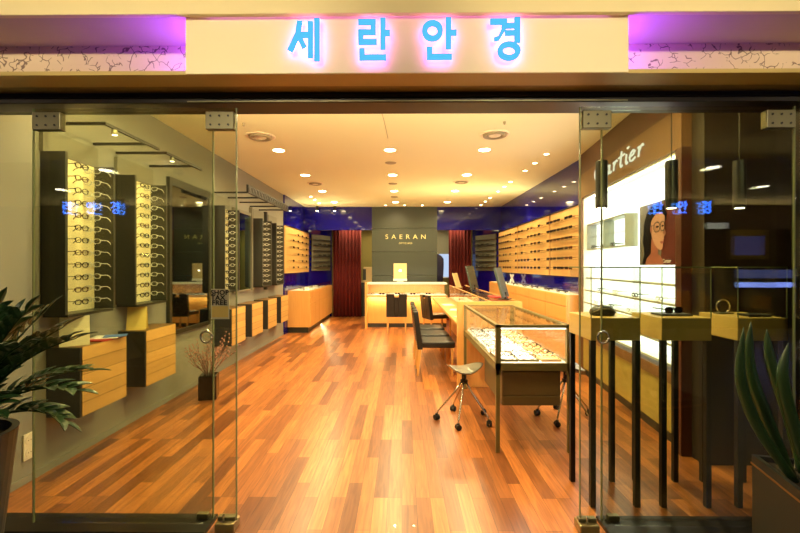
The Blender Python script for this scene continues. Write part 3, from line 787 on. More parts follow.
t = thing('window_3', 'pale blue lit opening under a grey blind in the back room', 'window', (1.3, 12.98, 0), 0, None, 'structure')
box('pane', M['glow_blue'], -.4, .4, 0, .015, 1.15, 1.88, t)
box('sill', M['white'], -.42, .42, -.06, .015, 1.12, 1.15, t)
tag(box('roller_blind', M['blind'], .92, 1.7, 12.93, 12.945, 1.86, 2.6), 'grey roller blind over the lit back room opening', 'blind')
t = thing('hanging_coat', 'dark navy coat hanging at the right edge of the slate panel', 'coat', (.93, 11.25, 1.02))
b = MB()
prof = ((0,.15),(.25,.17),(.5,.18),(.66,.175),(.74,.12),(.79,.04))
rings = []
for z, r_ in prof:
    rings.append([b.bm.verts.new((r_*math.cos(2*PI*k/16)*1.05+.0, .07*math.sin(2*PI*k/16), z)) for k in range(16)])
for P, Q in zip(rings, rings[1:]):
    for k in range(16): b.bm.faces.new((P[k], P[(k+1) % 16], Q[(k+1) % 16], Q[k]))
b.bm.faces.new(rings[0][::-1]); b.bm.faces.new(rings[-1])
b.build('coat_body', M['coat'], t, 0, True)
MB().tube([(0,0,.78),(0,0,.83),(.02,0,.86),(.04,0,.84)], .004, 6).build('hanger_hook', M['chrome'], t)
# back room shelf and dispenser on left
t = thing('side_counter', 'pale shelf counter in the opening beside the left curtain', 'counter', (-1.25, 12.42, 0))
box('top', M['beige'], -.3, .42, 0, .5, 1.0, 1.04, t, .004)
box('base', M['charcoal'], -.27, .4, .04, .48, 0, 1.0, t)
t = thing('water_dispenser', 'small beige machine with dark front on the pale shelf counter', 'machine', (-.99, 12.6, 1.041))
box('body', M['beige'], -.16, .16, -.12, .12, 0, .42, t, .02)
box('dark_front', M['charcoal'], -.17, -.08, -.125, -.1, .03, .36, t, .005)
area((0, 12.2, 2.6), (0, 12.2, 0), 26, WARM2, 3.6, .4)
tag(MB().lathe([(.16,0),(.17,.03),(.17,.42),(.15,.45)], 20, (1.34, 11.7)).build('red_stool', M['red']), 'round red seat in the opening beside the right curtain', 'stool').location.z = 0

# ------------------------------------------------------------------ counters
t = thing('service_counter', 'rear oak counter with glazed top in front of the slate panel', 'counter', (-.88, 9.95, 0))
box('end_panel', M['maple'], 0, .045, 0, .72, 0, 1.09, t, .003)
box('desk_top', M['maple'], .045, 1.96, 0, .72, .75, .79, t, .003)
box('front_panel', M['maple'], .045, 1.96, .26, .28, .1, .75, t)
box('toe_kick', M['niche'], .045, 1.96, .28, .30, 0, .1, t)
MB().box(.045, 1.96, .12, .126, .79, 1.05).box(.045, 1.96, .69, .696, .79, 1.05).build('glass', M['glass'], t)
MB().box(.045, 1.96, .10, .72, 1.05, 1.085).build('top_slab', M['white'], t, .003)
box('led_strip', M['led_warm'], .06, 1.94, .16, .175, .735, .75, t)
area((.1, 10.12, 1.045), (.1, 10.3, .8), 4.5, NEUT, 1.8, .015)  # hidden light without a fitting, added to brighten the glazed top
box('brightening_mat', M['white'], .05, 1.95, .14, .68, .79, .794, t); box('rear_lining', M['maple'], .05, 1.95, .66, .68, .794, 1.05, t)  # white mat added to brighten the inside of the glazed top
area((.1, 10.14, .73), (.1, 10.18, 0), 10, WARM, 1.8, .03)
for k in range(14):
    put_glasses((OPT, OPTG, SUN)[k % 3], (-.74+k*.125, 10.18+.12*(k % 2), .795), rn.uniform(-.3, .3), 'spectacles standing inside the glazed top of the rear counter', 'spectacles in the rear counter')
t = thing('desk_counter', 'long oak consulting desk with raised glazed side along the chairs', 'counter', (.70, 5.18, 0))
box('end_panel', M['maple'], -.02, .78, 0, .05, 0, 1.05, t, .003)
box('desk_top', M['maple'], 0, .40, .05, 4.60, .72, .76, t, .003)
box('front_panel', M['maple'], .42, .44, .05, 4.60, .1, .72, t)
box('body', M['maple'], .44, .77, .05, 4.60, .02, .755, t); box('glazed_base', M['maple'], .40, .77, .05, 4.60, .755, .762, t)
MB().box(.40, .406, .05, 4.60, .76, 1.03).box(.764, .77, .05, 4.60, .76, 1.03).build('glass_side', M['glass'], t)
box('glass_top', M['glass'], .40, .77, .05, 4.60, 1.03, 1.04, t)
MB().box(.40, .415, .05, 4.60, 1.04, 1.05).box(.755, .77, .05, 4.60, 1.04, 1.05).build('edge_rail', M['maple'], t)
box('tray_lining', M['white'], .41, .76, .06, 4.58, .762, .77, t)
for k in range(10):
    put_glasses((OPT, OPTG)[k % 2], (1.20+.05*(k % 2), 5.45+k*.42, .771), -PI/2+rn.uniform(-.3, .3), 'spectacles inside the raised glazed side of the consulting desk', 'spectacles in the desk counter')
# things on the counters
t = thing('computer', 'champagne computer seen from behind on the rear counter', 'computer', (-.045, 10.42, 1.0865))
box('shell', M['imac'], -.165, .165, -.01, .03, .09, .47, t, .008)
MB().cyl((0, -.0105, .29), (0, -.012, .29), .022, n=16).build('rear_mark', M['lampw'], t)
MB().box(-.07, .07, .0, .012, .02, .12).box(-.1, .1, -.05, .10, 0, .012).build('stand', M['white'], t, .003)
box('white_base', M['white'], -.17, .17, -.02, .02, .035, .09, t, .004)
def monitor(label, loc, rz, tilt, h, w):
    t = thing('monitor', label, 'monitor', loc, rz)
    a = MB().box(-w/2, w/2, -.012, .018, 0, h).build('shell', M['screen_back'], t, .006); a.rotation_euler = (tilt, 0, 0); a.location.z = .03
    MB().box(-w/2+.015, w/2-.015, .018, .0195, .015, h-.015).build('screen', M['black_gloss'], a)
    MB().box(-.08, .08, -.06, .08, 0, .012).box(-.03, .03, -.014, .014, .012, .10).build('stand', M['charcoal'], t, .003)
monitor('dark slanted monitor on the desk counter near the glass showcase', (1.36, 5.52, 1.0515), math.radians(62), math.radians(-16), .40, .30)
monitor('dark slanted monitor farther back on the desk counter', (1.33, 7.7, 1.0515), math.radians(58), math.radians(-14), .42, .34)
t = thing('tablet_holder', 'pale slanted tablet holder on the desk counter before the right curtain', 'holder', (1.16, 8.6, 1.0515), math.radians(60))
a = MB().box(-.12, .12, -.01, .01, 0, .30).build('tablet', M['beige'], t, .005); a.rotation_euler = (math.radians(-18), 0, 0); a.location.z = .006
box('foot', M['beige'], -.08, .08, -.06, .10, 0, .012, t, .003)
t = thing('folder', 'red folder lying on the desk counter by the nearer monitor', 'folder', (1.33, 5.85, 1.0515), .1)
box('cover', M['red'], -.10, .10, -.15, .15, 0, .018, t, .004)
box('pages', M['white'], -.096, .098, -.145, .145, .004, .014, t)
rn2 = random.Random(5)
for i, (x, y, a) in enumerate(((.88, 6.0, .3), (.90, 7.0, -.2), (.86, 7.9, .1))):
    t = thing('paper_sheet', 'white sheet of paper on the consulting desk beside the %s chair' % ('nearest', 'second', 'third')[i], 'paper', (x, y, .761), a, 'papers on the consulting desk')
    box('sheet', M['white'], -.10, .10, -.15, .15, 0, .0015, t)

# ------------------------------------------------------------------ chairs
def chair(loc, rz, label):
    t = thing('dining_chair', label, 'chair', loc, rz, 'black chairs')         # local: faces +y, back at y=-.23
    MB().box(-.23, .23, -.20, .25, .38, .465).build('seat', M['leather'], t, .02, seg=3)
    b = MB()
    sh = Matrix.Shear('XZ', 4, (0, 0)) if False else Matrix.Identity(4)
    sh[1][2] = -.12; sh[1][3] = .12*.38
    b.box(-.23, -.05, -.26, -.19, .36, .87, sh).box(.05, .23, -.26, -.19, .36, .87, sh).box(-.05, .05, -.26, -.19, .36, .80, sh)
    b.build('backrest', M['leather'], t, .008)
    MB().box(-.05, .05, -.25, -.20, .80, .815, sh).build('grip', M['legwood'], t)
    for sx in (-1, 1):
        for y, dy in ((.21, 0), (-.22, -.04)):
            MB().cyl((sx*.20, y+dy, 0), (sx*.20, y, .39), .016, .023, 4).build('leg', M['legwood'], t)
    return t
c0 = chair((.47, 5.90, 0), -PI/2, 'black leather chair with wooden legs at the desk, nearest the showcase')
for (x, y, a, lab) in ((.46, 6.52, -PI/2+.03, 'black leather chair at the desk, second from the showcase'), (.46, 7.16, -PI/2-.02, 'black leather chair at the desk, third from the showcase'),
                       (-.12, 9.55, 0, 'black chair seen from behind at the rear counter'), (.76, 9.05, -math.radians(70), 'black chair turned sideways in the corner of the two counters')):
    copy_tree(c0, (x, y, 0), (0, 0, a), lab)

# ------------------------------------------------------------------ stools
def stool(loc, rz, label):
    t = thing('swivel_stool', label, 'stool', loc, rz, 'castor stools')
    b = MB(); N, R = 28, 7
    top = [[b.bm.verts.new((0, 0, .505))]]; bot = [[b.bm.verts.new((0, 0, .462))]]
    for i in range(1, R+1):
        q = i/R; T1, B1 = [], []
        for k in range(N):
            a = 2*PI*k/N
            rad = q*(.178+.016*math.cos(3*a))
            z = .505+.045*(q**2)*math.cos(2*a)*.6+.012*q**2
            th = .040*(1-q**3)+.006
            x, y = rad*math.cos(a), rad*math.sin(a)*.95
            T1.append(b.bm.verts.new((x, y, z))); B1.append(b.bm.verts.new((x*.97, y*.97, z-th)))
        top.append(T1); bot.append(B1)
    for L_, fl in ((top, 0), (bot, 1)):
        for i in range(R):
            for k in range(N):
                j = (k+1) % N
                f = [L_[0][0], L_[1][k], L_[1][j]] if i == 0 else [L_[i][k], L_[i+1][k], L_[i+1][j], L_[i][j]]
                b.bm.faces.new(f[::-1] if fl else f)
    for k in range(N):
        j = (k+1) % N; b.bm.faces.new((top[R][k], bot[R][k], bot[R][j], top[R][j]))
    b.build('seat', M['seatgrey'], t, 0, True)
    MB().cyl((0,0,.38), (0,0,.468), .022).cyl((0,0,.36), (0,0,.39), .036).build('hub', M['rubber'], t)
    for k in range(5):
        a = 2*PI*k/5+.35
        c, s_ = math.cos(a), math.sin(a)
        MB().tube([(.02*c,.02*s_,.38), (.09*c,.09*s_,.27), (.25*c,.25*s_,.085), (.265*c,.265*s_,.05)], .008, 8).build('leg', M['chrome'], t, 0, True)
        cs = MB(); w = Matrix.Translation((.265*c,.265*s_,.026)) @ Matrix.Rotation(a+.6, 4, 'Z')
        for d in (-.014, .014):
            p, q = w @ Vector((d-.009, 0, 0)), w @ Vector((d+.009, 0, 0)); cs.cyl(p, q, .026, n=16)
        cs.cyl((.265*c,.265*s_,.03), (.265*c,.265*s_,.06), .018, .014)
        cs.build('castor', M['rubber'], t)
    return t
stool((.60, 4.07, 0), .25, 'silver saddle stool on castors left of the glass showcase')
stool((1.60, 4.12, 0), 1.2, 'silver saddle stool on castors between showcase and small tables')

# ------------------------------------------------------------------ glass showcase
t = thing('glass_showcase', 'olive metal glass showcase table full of white trays beside the stool', 'showcase', (.75, 3.35, 0))
W, Lc = .60, 1.76
b = MB()
for x in (0, W-.038):
    for y in (0, Lc-.038): b.box(x, x+.038, y, y+.038, .62, 1.02)
b.box(0, W, 0, .03, .995, 1.02).box(0, W, Lc-.03, Lc, .995, 1.02).box(0, .03, 0, Lc, .995, 1.02).box(W-.03, W, 0, Lc, .995, 1.02)
b.box(0, W, 0, .03, .655, .715).box(0, W, Lc-.03, Lc, .655, .715).box(0, .03, 0, Lc, .655, .715).box(W-.03, W, 0, Lc, .655, .715)
b.build('frame', M['olive_metal'], t)
box('display_bed', M['white'], .03, W-.03, .03, Lc-.03, .66, .715, t)
MB().box(.03, W-.03, .008, .014, .715, .995).box(.03, W-.03, Lc-.014, Lc-.008, .715, .995).box(.008, .014, .03, Lc-.03, .715, .995).box(W-.014, W-.008, .03, Lc-.03, .715, .995).build('glass_side', M['glass'], t)
box('glass_top', M['glass'], .03, W-.03, .03, Lc-.03, 1.008, 1.016, t)
for x in (0, W-.03):
    for y in (0, Lc-.03): box('leg', M['olive_metal'], x, x+.03, y, y+.03, 0, .655, t, .002)
box('drawer_box', M['drawer_olive'], .055, W-.08, .03, .75, .37, .655, t, .002)
dr = box('drawer', M['drawer_olive'], .06, W-.085, .018, .03, .455, .645, t, .003); box('drawer', M['drawer_olive'], .06, W-.085, .018, .03, .375, .45, t, .003)
box('led_strip', M['led_white'], .035, W-.035, .031, .045, .985, .995, t)
area((1.05, 3.42, .985), (1.05, 4.0, .72), 2.6, NEUT, .5, .02); area((1.05, 4.2, .99), (1.05, 4.2, .72), 7.5, NEUT, .02, 1.5)
nt_ = 0
cols = ((.11, 'by the chairs side', 'white'), (.28, 'in the middle column', 'white'), (.46, 'on the small tables side', 'tantray'))
for ci, (cx, cw, mt) in enumerate(cols):
    for ri in range(4):
        y = .23+ri*.42
        zz = .716
        o = thing('display_tray', '%s spectacle tray %s of the showcase, %s' % ('white' if mt == 'white' else 'tan', cw, ('nearest the entrance', 'second row', 'third row', 'farthest row')[ri]), 'tray', (.75+cx+.0, 3.35+y, zz), 0, 'trays in the glass showcase')
        MB().box(-.078, .078, -.17, .17, 0, .010).build('base', M[mt], o)
        MB().box(-.08, -.074, -.172, .172, 0, .018).box(.074, .08, -.172, .172, 0, .018).box(-.074, .074, -.172, -.166, 0, .018).box(-.074, .074, .166, .172, 0, .018).build('rim', M['olive_metal'] if ri == 0 and ci < 2 else M[mt], o)
        for k in range(3):
            put_glasses((FULLB, FULLT, FULLG)[(k+ri+ci) % 3], (.75+cx, 3.35+y-.13+k*.11, zz+.0115), PI if False else 0, 'spectacles lying in the %s tray %s of the showcase' % (('nearest', 'second', 'third', 'farthest')[ri], cw), 'spectacles in the showcase trays')

# ------------------------------------------------------------------ three small tables
for i, (x0, where) in enumerate(((1.165, 'nearest the showcase, with a dark pouch'), (1.60, 'middle of the three, with sunglasses'), (2.065, 'beside the black column, with a metal ring stand'))):
    t = thing('display_table', 'small oak pedestal table with glass hood, %s' % where, 'display table', (x0, 2.60, 0), 0, 'small hooded display tables')
    w, d = .305, .34
    box('box_top', M['tabletop'], 0, w, 0, d, 1.03, 1.17, t, .003)
    for x in (0, w-.032):
        for y in (0, d-.032): box('leg', M['black'], x, x+.032, y, y+.032, 0, 1.10 if False else 1.03, t, .002)
    g = .005
    h = MB().box(0.004, w-.004, 0.004, .004+g, 1.17, 1.478).box(.004, w-.004, d-.004-g, d-.004, 1.17, 1.478).box(.004, .004+g, .004, d-.004, 1.17, 1.478).box(w-.004-g, w-.004, .004, d-.004, 1.17, 1.478).box(.004, w-.004, .004, d-.004, 1.478, 1.483).build('glass_hood', M['glass'], t)
    MB().box(0, w, 0, .004, 1.478, 1.486).box(0, .004, 0, d, 1.478, 1.486).box(w-.004, w, 0, d, 1.478, 1.486).box(w-.005, w, 0, .005, 1.17, 1.486).box(0, .004, 0, .004, 1.17, 1.486).build('hood_edge', M['acrylic_edge'] if 'acrylic_edge' in M else M['edge'], t)
# items in the hoods
t = thing('eyewear_pouch', 'dark rounded pouch under the glass hood nearest the showcase', 'pouch', (1.30, 2.74, 1.171))
b = MB(); N = 20
rings = []
for z, q in ((0, .9), (.015, 1), (.04, .92), (.058, .6), (.066, .15)):
    rings.append([b.bm.verts.new((.082*q*math.cos(2*PI*k/N), .055*q*math.sin(2*PI*k/N), z)) for k in range(N)])
for P, Q in zip(rings, rings[1:]):
    for k in range(N): b.bm.faces.new((P[k], P[(k+1) % N], Q[(k+1) % N], Q[k]))
b.bm.faces.new(rings[0][::-1]); b.bm.faces.new(rings[-1])
b.build('pouch', M['charcoal'], t, 0, True)
MB().tube([(-.075,-.03,.02),(-.03,-.052,.045),(.03,-.052,.045),(.075,-.03,.02)], .004, 6).build('zip_seam', M['steel'], t)
t = thing('eyewear_tray', 'flat dark tray under the middle glass hood', 'tray', (1.755, 2.75, 1.171)); box('pad', M['charcoal'], -.10, .10, -.06, .06, 0, .012, t, .003)
put_glasses(SUN, (1.75, 2.72, 1.184), .2, 'dark sunglasses on the tray under the middle glass hood', 'sunglasses under the middle hood')
t = thing('eyewear_tray', 'flat dark tray under the glass hood beside the black column', 'tray', (2.245, 2.70, 1.171)); box('pad', M['charcoal'], -.07, .07, -.05, .05, 0, .014, t, .003)
t = thing('ring_stand', 'metal ring stand under the glass hood beside the black column', 'stand', (2.15, 2.83, 1.171))
MB().tube([(.045*math.cos(2*PI*k/24), 0, .05+.045*math.sin(2*PI*k/24)) for k in range(25)], .005, 8).build('ring', M['chrome'], t, 0, True)
MB().box(-.05, .05, -.03, .03, 0, .008).build('base', M['steel'], t, .002)
# pendants
for i, (x, w) in enumerate(((1.31, 'over the small table nearest the showcase'), (1.767, 'over the middle small table'), (2.21, 'over the small table beside the black column'))):
    t = thing('pendant_lamp', 'black tube pendant lamp on a thin cord %s' % w, 'pendant lamp', (x, 2.77, CZ), 0, 'black tube pendants')
    MB().cyl((0,0,-.02), (0,0,-.86), .0035, n=8).build('cord', M['black'], t)
    MB().cyl((0,0,0), (0,0,-.02), .04, n=20).build('ceiling_rose', M['black'], t)
    MB().lathe([(.034,-.86),(.037,-.865),(.037,-1.165),(.033,-1.17),(.030,-1.165)], 24).build('lamp_shade', M['black'], t, 0, False)
    MB().cyl((0,0,-1.1705), (0,0,-1.172), .026, n=18).build('lens', M['lampw'], t)
    spot((x, 2.77, CZ-1.18), (x, 2.77, 1.17), 4, NEUT, 60, .6, .02)

# ------------------------------------------------------------------ lit brand wall on the right
P0, P1 = Vector((2.484, 5.76, 0)), Vector((2.225, 3.41, 0))
d = P1-P0; LU = d.length
ang = math.atan2(d.y, d.x)
t = thing('mounted_brand_display', 'brown framed white lit wall display lettered Cartier behind the small tables'.replace('Cartier', 'in script'), 'wall display', (P0.x, P0.y, 0), ang)
# local x along wall (far -> near), y into the wall, z up
box('lit_back', M['lightbox'], 0, LU, .15, .165, .62, 2.40, t)
box('side_lining', M['white_glow'], -.02, 0, 0, .165, .62, 2.40, t)
box('end_lining', M['white_glow'], LU, LU+.02, 0, .165, .62, 2.40, t)
box('soffit_board', M['white_glow'], 0, LU, 0, .165, 2.40, 2.42, t)
box('fascia', M['brownveneer'], -.14, LU+.11, -.03, .17, 2.42, 2.74, t, .003)
box('upper_panel', M['redveneer'], -.14, LU+.11, 0, .17, 2.74, CZ, t)
box('jamb', M['brownveneer'], -.14, -.02, -.03, .17, 0, 2.42, t, .003)
box('jamb', M['redveneer'], LU+.02, LU+.11, -.03, .17, 0, 2.42, t, .003)
box('base_cabinet', M['tan'], -.02, LU+.02, .0, .17, .10, .52, t)
box('ledge', M['brownveneer'], -.02, LU+.02, -.03, .17, .52, .62, t, .003)
box('toe_kick', M['niche'], -.02, LU+.02, .03, .17, 0, .10, t)
for i in range(5):
    z = .66+i*.165
    box('shelf', M['white_glow'], .02, LU-.02, -.02+.01*i, .15, z, z+.02, t, .002)
    box('shelf_edge', M['shelfgrey'], .02, LU-.02, -.024+.01*i, -.02+.01*i, z, z+.02, t)
box('led_strip', M['led_white'], .05, LU-.05, .02, .035, 2.385, 2.398, t)
# glazed wall case on the lit back
cs = thing('mounted_glass_case', 'shallow glazed case on the white lit wall left of the portrait poster', 'wall case', tuple((Matrix.Translation(P0) @ Matrix.Rotation(ang, 4, 'Z')) @ Vector((.05, .148, 1.70))), ang)
MB().box(0, 1.25, -.125, 0, 0, .015).box(0, 1.25, -.125, 0, .335, .35).box(0, .015, -.125, 0, .015, .335).box(1.235, 1.25, -.125, 0, .015, .335).box(.60, .615, -.125, 0, .015, .335).build('frame', M['shelfgrey'], cs)
box('glass', M['glass'], .015, 1.235, -.123, -.119, .015, .335, cs)
box('shelf', M['glass'], .015, 1.235, -.11, -.004, .17, .176, cs)
MW = Matrix.Translation(P0) @ Matrix.Rotation(ang, 4, 'Z')
for k in range(3):
    p = MW @ Vector((.25+k*.33, .04, 1.717)); put_glasses(OPT, p, ang, 'spectacles inside the glazed case on the white lit wall', 'spectacles in the glazed wall case')
for i in range(3):
    for k in range(4):
        p = MW @ Vector((.3+k*.5+.1*i, .012+.01*i, .681+.165*i+.165))
        put_glasses(OPTG if (i+k) % 2 else OPT, p, ang, 'spectacles on the tiered white shelves under the portrait poster', 'spectacles on the white tiered shelves')
# lettering in script
U0, V0 = .53, 2.53
def sc(pts): return [(U0+x*1.0+ (z*.16), -.036, V0+z) for x, z in pts]
def arc(cx, cz, rx, rz, a0, a1, n=14): return [(cx+rx*math.cos(math.radians(a0+(a1-a0)*k/n)), cz+rz*math.sin(math.radians(a0+(a1-a0)*k/n))) for k in range(n+1)]
strokes = []
strokes.append(arc(.15, .09, .14, .10, 40, 320) )
strokes[-1] = [(x, z) for x, z in strokes[-1]]
def low_a(x): return [arc(x+.06, .05, .06, .05, 60, 400), [(x+.125, .10), (x+.12, .02), (x+.14, 0), (x+.18, .015)]]
def low_r(x): return [[(x, .09), (x+.03, .10), (x+.025, 0)], [(x+.028, .05), (x+.06, .09), (x+.10, .10), (x+.115, .085)]]
strokes += low_a(.36); strokes += low_r(.58)
strokes += [[(.80, .16), (.785, .03), (.80, 0), (.84, .012)], [(.73, .105), (.88, .115)]]
strokes += [[(.93, .10), (.925, .02), (.94, 0), (.97, .012)], [(.945, .150), (.975, .158)]]
strokes += [[(1.01, .045), (1.10, .06), (1.125, .085), (1.09, .10), (1.04, .085), (1.01, .045), (1.03, .008), (1.08, 0), (1.14, .02)]]
strokes += low_r(1.19)
b = MB()
for s_ in strokes: b.tube([(u, y, z) for u, y, z in sc(s_)], .010, 6)
b.build('script_lettering', M['signwhite'], t, 0, True)
area(tuple(MW @ Vector((LU/2, .06, 2.37))), tuple(MW @ Vector((LU/2, .1, 0))), 16, NEUT, LU*.9 if False else .05, .05)
# portrait poster
pw, ph = .69, .60
pt = thing('mounted_portrait_poster', 'dark poster of a woman wearing spectacles on the white lit wall', 'poster', tuple(MW @ Vector((1.37, .148, 1.50))), ang)
box('print', M['poster'], 0, pw, -.012, 0, 0, ph, pt)
def pr(name, mat, pts, k): MB().plate([(u*pw/.64, v*ph/.56) for u, v in pts], -.012-.0012*k-.0012, -.012-.0012*k).build(name, mat, pt)
def ell(cx, cz, rx, rz, n=24, a0=0, a1=360): return [(cx+rx*math.cos(math.radians(a0+(a1-a0)*k/n)), cz+rz*math.sin(math.radians(a0+(a1-a0)*k/n))) for k in range(n+(0 if a1-a0 == 360 else 1))]
pr('printed_background', M['poster_red'], [(.40,.0),(.64,.0),(.64,.56),(.46,.56)], 0)
pr('printed_hair', M['hair'], [(.05,.0),(.10,.10),(.07,.22),(.09,.38),(.15,.48),(.24,.535),(.36,.545),(.46,.51),(.51,.44),(.50,.38),(.30,.38),(.26,.22),(.22,.10),(.18,.0)], 1)
pr('printed_shoulder', M['skin_red'], [(.12,.0),(.15,.06),(.24,.11),(.38,.09),(.44,.05),(.46,0)], 2)
pr('printed_neck', M['skin_red'], [(.23,.07),(.245,.24),(.37,.19),(.355,.08)], 3)
pr('printed_face', M['skin'], [(.245,.45),(.232,.35),(.25,.26),(.29,.20),(.35,.15),(.40,.130),(.435,.137),(.450,.16),(.452,.185),(.468,.200),(.460,.214),(.470,.226),(.468,.245),(.492,.262),(.494,.278),(.474,.315),(.470,.345),(.482,.39),(.474,.44),(.44,.475),(.36,.49),(.29,.48)], 4)
pr('printed_ear', M['skin_red'], ell(.243, .325, .018, .038), 5)
pr('printed_lips', M['lips'], [(.398,.200),(.425,.210),(.445,.206),(.466,.203),(.455,.188),(.43,.182)], 5)
pr('printed_nose_shade', M['skin_red'], [(.455,.30),(.472,.31),(.488,.275),(.47,.262),(.452,.268)], 5)
pr('printed_fringe', M['hair'], [(.225,.37),(.20,.45),(.30,.53),(.44,.515),(.49,.45),(.478,.425),(.42,.462),(.33,.455),(.27,.42)], 6)
pr('printed_eye', M['hair'], ell(.355, .338, .026, .009), 5); pr('printed_eye', M['hair'], ell(.448, .338, .018, .008), 5)
pr('printed_brow', M['hair'], [(.315,.372),(.355,.386),(.392,.378),(.355,.379)], 5)
b = MB()
b.ring(.352, .335, .056, .046, .007, -.0235, -.0215, 22, pw=.8); b.ring(.452, .335, .038, .044, .007, -.0235, -.0215, 22, pw=.8); b.box(.405, .418, -.0235, -.0215, .345, .352); b.box(.245, .30, -.0235, -.0215, .350, .357)
b.build('printed_spectacles', M['black'], pt).scale = (pw/.64, 1, ph/.56)
o = link('caption_mark', text_mesh('Cartier', .05, .0006, 1.0, .25), M['white'], pt); o.rotation_euler = (PI/2, 0, 0); o.location = (.54, -.0135, .035)

# ------------------------------------------------------------------ plants outside the glass
t = thing('potted_zz_plant', 'leafy dark green plant in tall dark pot outside the left glass', 'plant', (-1.83, 1.70, 0))
MB().lathe([(.10,0),(.115,.01),(.195,.77),(.20,.80),(.175,.80),(.17,.75)], 36).build('pot', M['pot'], t, 0, False)
MB().cyl((0,0,.74), (0,0,.76), .172, n=28).build('soil', M['soil'], t)
rn = random.Random(21)
def frond(base, az, lean, L, n, droop):
    b = MB(); pts = []
    dirh = Vector((math.cos(az), math.sin(az), 0)); K = 12
    p = Vector(base); el = PI/2-lean*.25
    for k in range(K+1):
        pts.append(p.copy())
        el -= (lean*1.0+droop)/K
        p = p+(dirh*math.cos(el)+Vector((0,0,math.sin(el))))*L/K
    b.tube(pts, [.009*(1-.75*k/K) for k in range(K+1)], 6)
    sd = dirh.cross(Vector((0,0,1)))
    for k in range(n):
        f = .22+.78*k/n; i = min(K-1, int(f*K)); q = pts[i].lerp(pts[i+1], f*K-i); tg = (pts[i+1]-pts[i]).normalized()
        up = sd.cross(tg)
        for s_ in (-1, 1):
            dr = (sd*s_*.8+tg*.75+up*rn.uniform(.0,.3)).normalized(); ll = rn.uniform(.095,.125)*(1-.35*abs(f-.5))
            b.leaf(q, q+dr*ll, ll*.48, up, .008)
    b.leaf(pts[-1], pts[-1]+(pts[-1]-pts[-2]).normalized()*.09, .035, sd.cross(pts[-1]-pts[-2]), .004)
    b.build('frond', M['zz'], t)
for (az, lean, L, n, dr) in ((.05,.95,.66,13,.1),(.3,.7,.60,12,.15),(-.3,.8,.60,12,.15),(.7,.5,.60,12,.1),(-.7,.6,.58,12,.1),(0,.5,.62,12,.1),(1.4,.4,.55,11,.1),(-1.3,.5,.55,11,.1),(2.4,.6,.5,11,.2),(3.3,.6,.5,11,.2),(.15,1.2,.52,11,.3),(-.5,1.15,.5,11,.3),(.6,1.1,.52,11,.3),(-.1,.3,.6,12,.1),(-.9,1.2,.45,10,.4),(.35,1.5,.40,10,.4)):
    frond((.03*math.cos(az),   .03*math.sin(az), .755), az, lean, L, n, dr)
t = thing('potted_snake_plant', 'snake plant with long cylindrical leaves in a grey planter outside the right glass', 'plant', (1.80, 1.76, 0), math.radians(-14))
b = MB()
b.prism([(-.2,-.2),(.2,-.2),(.2,.2),(-.2,.2)], 0, .555).build('planter', M['pot'], t, .006)
MB().prism([(-.203,-.203),(.203,-.203),(.203,.203),(-.203,.203)], .555, .563).build('copper_band', M['copper'], t)
b = MB(); b.box(-.2,.2,-.2,-.18,.563,.60).box(-.2,.2,.18,.2,.563,.60).box(-.2,-.18,-.18,.18,.563,.60).box(.18,.2,-.18,.18,.563,.60)
b.build('rim', M['pot'], t); box('soil', M['soil'], -.18, .18, -.18, .18, .563, .578, t)
b = MB(); b.lathe([(.01,.575),(.034,.585),(.036,.60),(.02,.618),(.004,.622)], 14, (-.06,.03)); b.build('stone', M['stone'], t, 0, True)
MB().box(-.075, -.069, .12, .122, .57, .72).box(-.082, -.062, .12, .122, .70, .73).build('plant_tag', M['white'], t)
def spear(pts, w):
    P = []; Q = [Vector(p) for p in pts]; Q = [Q[0]*2-Q[1]]+Q+[Q[-1]*2-Q[-2]]
    for i in range(1, len(Q)-2):
        for k in range(6):
            u = k/6; a, b_, c, d_ = Q[i-1], Q[i], Q[i+1], Q[i+2]
            P.append(.5*((2*b_)+(c-a)*u+(2*a-5*b_+4*c-d_)*u*u+(3*b_-a-3*c+d_)*u**3))
    P.append(Q[-2]); n = len(P)-1
    b = MB(); b.tube(P, [w*(.8+.3*math.sin(PI*k/n))*(1-(k/n)**7*.95) for k in range(n+1)], 10)
    b.build('leaf', M['snake'], t, 0, True)
ZB = .575
for s_ in ((((-.14,0,ZB),(-.27,.0,.79),(-.335,0,1.0),(-.325,0,1.225)), .021), (((-.12,.06,ZB),(-.21,.07,.83),(-.26,.09,1.03),(-.255,.09,1.24)), .023),
           (((-.10,-.05,ZB),(-.17,-.06,.80),(-.215,-.06,1.02),(-.19,-.05,1.17)), .021), (((-.06,.09,ZB),(-.10,.12,.82),(-.15,.15,1.06),(-.16,.16,1.20)), .02),
           (((-.05,.0,ZB),(-.07,.02,.82),(-.06,.03,1.05),(-.02,.03,1.22)), .025), (((.02,.05,ZB),(.05,.06,.8),(.10,.08,1.0),(.18,.08,1.2)), .024),
           (((.0,-.08,ZB),(-.02,-.12,.8),(-.08,-.15,.95),(-.10,-.15,1.10)), .022), (((.08,.0,ZB),(.16,.0,.8),(.22,0,1.0),(.25,0,1.18)), .022),
           (((.07,-.09,ZB),(.10,-.14,.75),(.14,-.2,.95),(.15,-.2,1.08)), .02)):
    spear(*s_)

